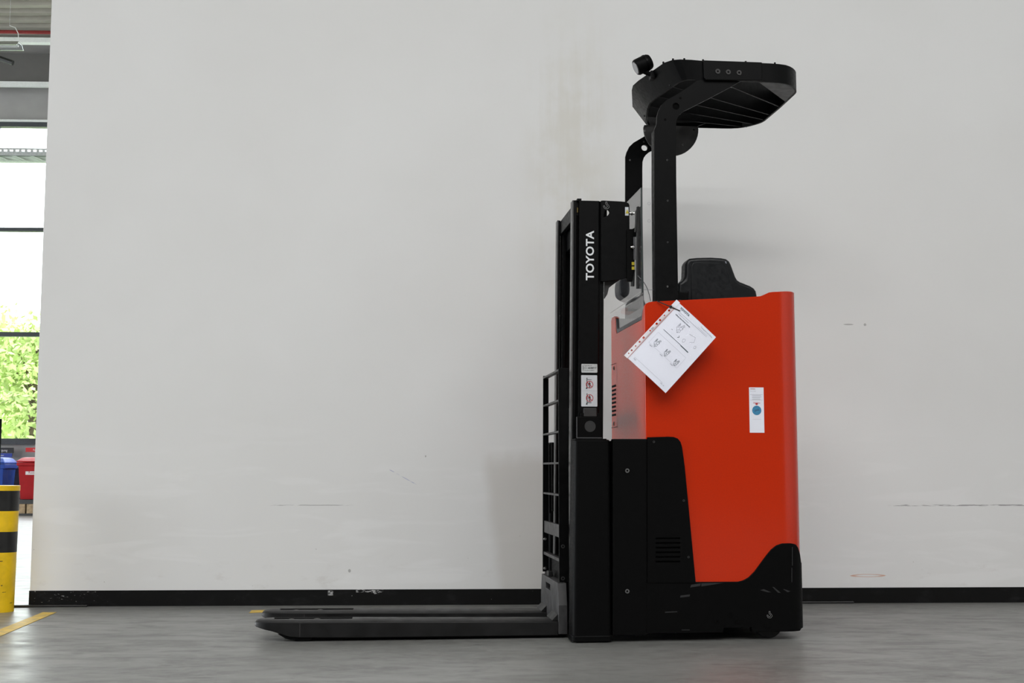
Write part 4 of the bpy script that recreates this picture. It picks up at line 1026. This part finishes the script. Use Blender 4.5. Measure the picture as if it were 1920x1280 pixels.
struct(place(MB().box(XL, XRt, -0.10, -0.0, zf(231), zf(227.5)).build('trim_5', M['pipe_white'])), 'thin pale rail above the far window', 'rail')
rp = MB().tube([(XL, 0, zf(60, 18.8)), (XRt, 0, zf(60, 18.8))], 0.027, 12).build('sprinkler_pipe', M['pipe_red'], None, 0, 2, 50)
tag(place(rp, -1.2), 'red sprinkler pipe under the roof at the top left', 'pipe')
rp = MB().box(XL, XRt, -0.06, 0.06, zf(81, 18.4), zf(72, 18.4)).build('cable_duct', M['pipe_white'])
tag(place(rp, -1.6), 'pale cable duct below the red pipe at top left', 'duct')
stt = MB().tube([(-0.75, 0, zf(84, 18.6)), (0.05, 0, zf(118, 18.6))], 0.04, 8).build('roof_strut', M['hazard_black'])
tag(place(stt, -1.4), 'dark diagonal strut under the roof behind the hanging lamp', 'strut')
# perforated cable tray across the glazing and the pale strip under it
zt0, zt1 = zf(290, 18), zf(277, 18)
mb = MB(); hh = zt1 - zt0
mb.box(-5, 4, 0, 0.02, zt0, zt0 + hh * .52); mb.box(-5, 4, 0, 0.02, zt1 - hh * .2, zt1); mb.box(-5, 4, 0, 0.18, zt0 - .006, zt0)
x = -5.0
while x < 4: mb.box(x, x + 0.036, 0, 0.02, zt0 + hh * .52, zt1 - hh * .2); x += 0.083
tag(place(mb.build('cable_tray', M['galv']), -2), 'perforated galvanised cable tray crossing the bright far window', 'cable tray')
ms = place(MB().box(-5, 4, 0.02, 0.10, zf(302, 18), zf(299.5, 18)).build('light_band', M['mint']), -2)
tag(ms, 'pale green strip with slats hanging below the cable tray', 'strip')
MB().box(-5, 4, 0.06, 0.07, zf(299.5, 18), zt0 - .008).build('panel', mat('pale_panel', (0.70, 0.78, 0.68), 0.5), ms)
x = -4.8
while x < 3.9:
    MB().add([(x, .02, zf(299.5, 18)), (x + .06, .02, zf(299.5, 18)), (x - .10, .02, zt0 - .008), (x - .16, .02, zt0 - .008), (x, .05, zf(299.5, 18)), (x + .06, .05, zf(299.5, 18)), (x - .10, .05, zt0 - .008), (x - .16, .05, zt0 - .008)],
             [(0, 1, 2, 3), (4, 7, 6, 5), (0, 4, 5, 1), (1, 5, 6, 2), (2, 6, 7, 3), (3, 7, 4, 0)]).build('slat', M['mint'], ms); x += 0.25

# hanging lamp
LD = 13.0
lc = at_depth(10, 86, LD)
hl = thing('hanging_lamp', 'chrome hall lamp hanging on wires under the roof', 'lamp', lc)
xr = at_depth(38, 86, LD).x - lc.x
MB().prism([(-.10, -.02), (-.06, .03), (.06, .03), (.10, -.02), (.085, -.02), (.05, .018), (-.05, .018), (-.085, -.02)], -1.2, xr, 'x').build('reflector', M['chrome'], hl, 0.002)
MB().tube([(-1.18, 0, -.002), (xr - .02, 0, -.002)], 0.013, 10).build('tube', mat('unlit_tube', (0.8, 0.8, 0.8), 0.3), hl)
tz = at_depth(30, 48, LD).z - lc.z
for xx in (xr - .02, xr - 0.22):
    MB().tube([(xx, 0, 0.03), (xx - .005, 0, tz * .6), (xx - .04, 0, tz * .9), (xx - .10, 0, tz)], 0.004, 6).build('wire', M['pipe_white'], hl)
    MB().tube([(xx - .10, 0, tz), (xx - .10, 0, 7.5 - lc.z)], 0.0025, 6).build('wire', M['galv'], hl)

# waste bins on their stand, signs on the low wall
BD = 19.0
def wheelie(name, label, px0, px1, py_top, py_bot, m, D=BD, d=0.26):
    a, b = at_depth(px0, py_top, D - d * 1.1), at_depth(px1, py_bot, D - d * 1.1)
    w_, z1, z0 = b.x - a.x, a.z, b.z
    t = thing(name, label, 'waste bin', ((a.x + b.x) / 2, D, z0), FA)
    h = z1 - z0; hw = w_ / 2
    def sec(s, dd, z): return [(-s, -dd, z), (s, -dd, z), (s, dd, z), (-s, dd, z)]
    V = sec(hw * .80, d * .78, 0.0) + sec(hw * .90, d, h * .80) + sec(hw * .99, d * 1.06, h * .80) + sec(hw * .99, d * 1.06, h * .88)
    Fc = [(0, 1, 2, 3)]
    for s in range(3): Fc += [(s * 4 + i, s * 4 + (i + 1) % 4, s * 4 + 4 + (i + 1) % 4, s * 4 + 4 + i) for i in range(4)]
    Fc.append((15, 14, 13, 12)); body = finish('body', V, Fc, m, t, 0.012)
    V = sec(hw, d * 1.1, h * .885) + sec(hw, d * 1.1, h * .91) + sec(hw * .80, d * .8, h * .985) + sec(hw * .6, d * .6, h)
    Fc = [(0, 1, 2, 3)]
    for s in range(3): Fc += [(s * 4 + i, s * 4 + (i + 1) % 4, s * 4 + 4 + (i + 1) % 4, s * 4 + 4 + i) for i in range(4)]
    Fc.append((15, 14, 13, 12)); lid = finish('lid', V, Fc, m, t, 0.012)
    MB().tube([(-hw * .6, -d * 1.16, h * .90), (hw * .6, -d * 1.16, h * .90)], 0.012, 8).build('handle', m, lid)
    for s in (-1, 1): MB().prism([(y + d * .7, z + .07) for y, z in disc(0, 0, .07, 16)], s * hw * .82 - .02, s * hw * .82 + .02, 'x').build('wheel', M['rubber'], t)
    return t, hw, d, h
blue, *_ = wheelie('wheelie_bin', 'blue wheeled waste bin behind the bollard, below the blue sign', -58, 3, 857, 963, M['bin_blue'])
red, hw, d, h = wheelie('wheelie_bin', 'red wheeled waste bin with white label on a wooden pallet', 29.5, 92, 857, 936, M['bin_red'])
x0 = -hw + (46 - 29.5) / (92 - 29.5) * 2 * hw
lb_ = MB().box(x0, x0 + .36, -d * .97 - .012, -d * .97, h * .585, h * .665).build('label_plate', M['sign_text'], red)
Print().text('Restmüll', x0 + .04, h * .61, .05).build('label_print', lambda u, v: (u, -d * .97 - .013, v), M['red_ink'], red)
gb, *_ = wheelie('waste_container', 'dark grey rounded waste container between the blue and the red bin', 14, 40, 866, 958, M['bin_grey'], 19.62, 0.18)
pa = at_depth(28, 936, BD - .286); pbm = at_depth(95, 962, BD - .286)
pal = thing('pallet', 'low wooden pallet with dark deck under the red bin', 'pallet', ((pa.x + pbm.x) / 2, BD, 0), FA)
hwp = (pbm.x - pa.x) / 2; zt_ = pa.z - .002
for yy in (-.3, -.1, .1, .3): MB().box(-hwp, hwp, yy - .07, yy + .07, zt_ - .06, zt_ - .004).build('deck_board', M['bin_grey'], pal)
for xx in (-hwp + .09, 0, hwp - .09):
    for yy in (-.3, .3): MB().box(xx - .075, xx + .075, yy - .06, yy + .06, .03, zt_ - .06).build('block', M['wood'], pal, .004)
for yy in (-.3, .3): MB().box(-hwp, hwp, yy - .06, yy + .06, 0.0, .03).build('bottom_board', M['bin_grey'], pal)
def sign(name, label, px0, px1, py0, py1, m, txt, D=19.85, tx=None):
    a, b = at_depth(px0, py0, D), at_depth(px1, py1, D)
    t = thing(name, label, 'sign', ((a.x + b.x) / 2, D, b.z), FA); hw_ = (b.x - a.x) / 2; hh_ = a.z - b.z
    MB().box(-hw_, hw_, 0, .012, 0, hh_).build('panel', m, t)
    Print().text(txt, 0, hh_ * .3, hh_ * .6, 0, 'CENTER').build('lettering', lambda u, v: (u, -.0015, v), M['sign_text'], t)
sign('wall_sign', 'black sign with white lettering on the far grey wall', -24, 24.5, 839, 849, M['sign_black'], 'Entsorgung')
sign('wall_sign', 'blue sign with white lettering above the blue bin', -18, 22, 849.6, 857, M['sign_blue'], 'Papier')
sign('wall_sign', 'red sign with white lettering above the red bin', 48.5, 92, 839, 847, M['sign_red'], 'Restmüll')

# ------------------------------------------------------------------ outside
yd = MB().box(-60, 30, 20.9, 80, -0.25, -0.05).build('yard_ground', M['yard']); struct(yd, 'pale ground of the yard outside the window', 'ground')
def tree(name, label, x, y, h, spread, n, seed):
    R = random.Random(seed); t = thing(name, label, 'tree', (x, y, -0.06), 0, 'trees outside the window')
    mb = MB().tube([(0, 0, 0), (.05, .02, h * .3), (.0, .05, h * .6), (.08, 0, h * .92)], [.16, .13, .09, .03], 8)
    cl = []
    for k in range(16):
        a = R.uniform(0, 6.28); zz = h * R.uniform(.22, .9); rr = spread * (1.05 - abs(zz / h - .5)) * R.uniform(.35, .95)
        e = Vector((rr * math.cos(a), rr * math.sin(a), zz)); mb.tube([(0, 0, zz * .75), tuple(e * .5 + Vector((0, 0, zz * .42))), tuple(e)], [.04, .025, .01], 5); cl.append(e)
    cl.append(Vector((0, 0, h * .93)))
    mb.build('trunk', M['bark'], t, 0, 2, 50)
    V = []; Fc = []
    for k in range(n):
        c = R.choice(cl); p = c + Vector((R.gauss(0, .42), R.gauss(0, .42), R.gauss(0, .30)))
        if p.z < 0.1: p.z = R.uniform(.1, .6)
        s = R.uniform(.05, .11); u = Vector((R.gauss(0, 1), R.gauss(0, 1), R.gauss(0, 1))).normalized(); w2 = u.orthogonal().normalized()
        kk = len(V); V += [p + u * s, p + w2 * s * .5 + u * .02, p - u * s, p - w2 * s * .5]; Fc.append((kk, kk + 1, kk + 2, kk + 3))
    me = bpy.data.meshes.new('crown'); me.from_pydata([tuple(q) for q in V], [], Fc); me.materials.append(M['leaf'])
    o = bpy.data.objects.new('crown', me); COL.objects.link(o); o.parent = t; o['kind'] = 'stuff'
for px, D, h, sp, n, sd, lab in ((62, 27.5, 3.7, 1.3, 5200, 1, 'pale green tree outside the window, nearest to the glass beside the wall edge'),
                                 (-40, 34, 4.9, 1.7, 5600, 2, 'pale green tree outside the window at the left edge of the view'),
                                 (40, 41, 5.3, 2.2, 7000, 3, 'pale green wide tree outside the window, behind the nearest one'),
                                 (0, 49, 6.0, 2.6, 7000, 4, 'pale green tree standing furthest back outside the window')):
    tc = at_depth(px, 700, D); tree('garden_tree', lab, tc.x, tc.y, h, sp, n, sd)
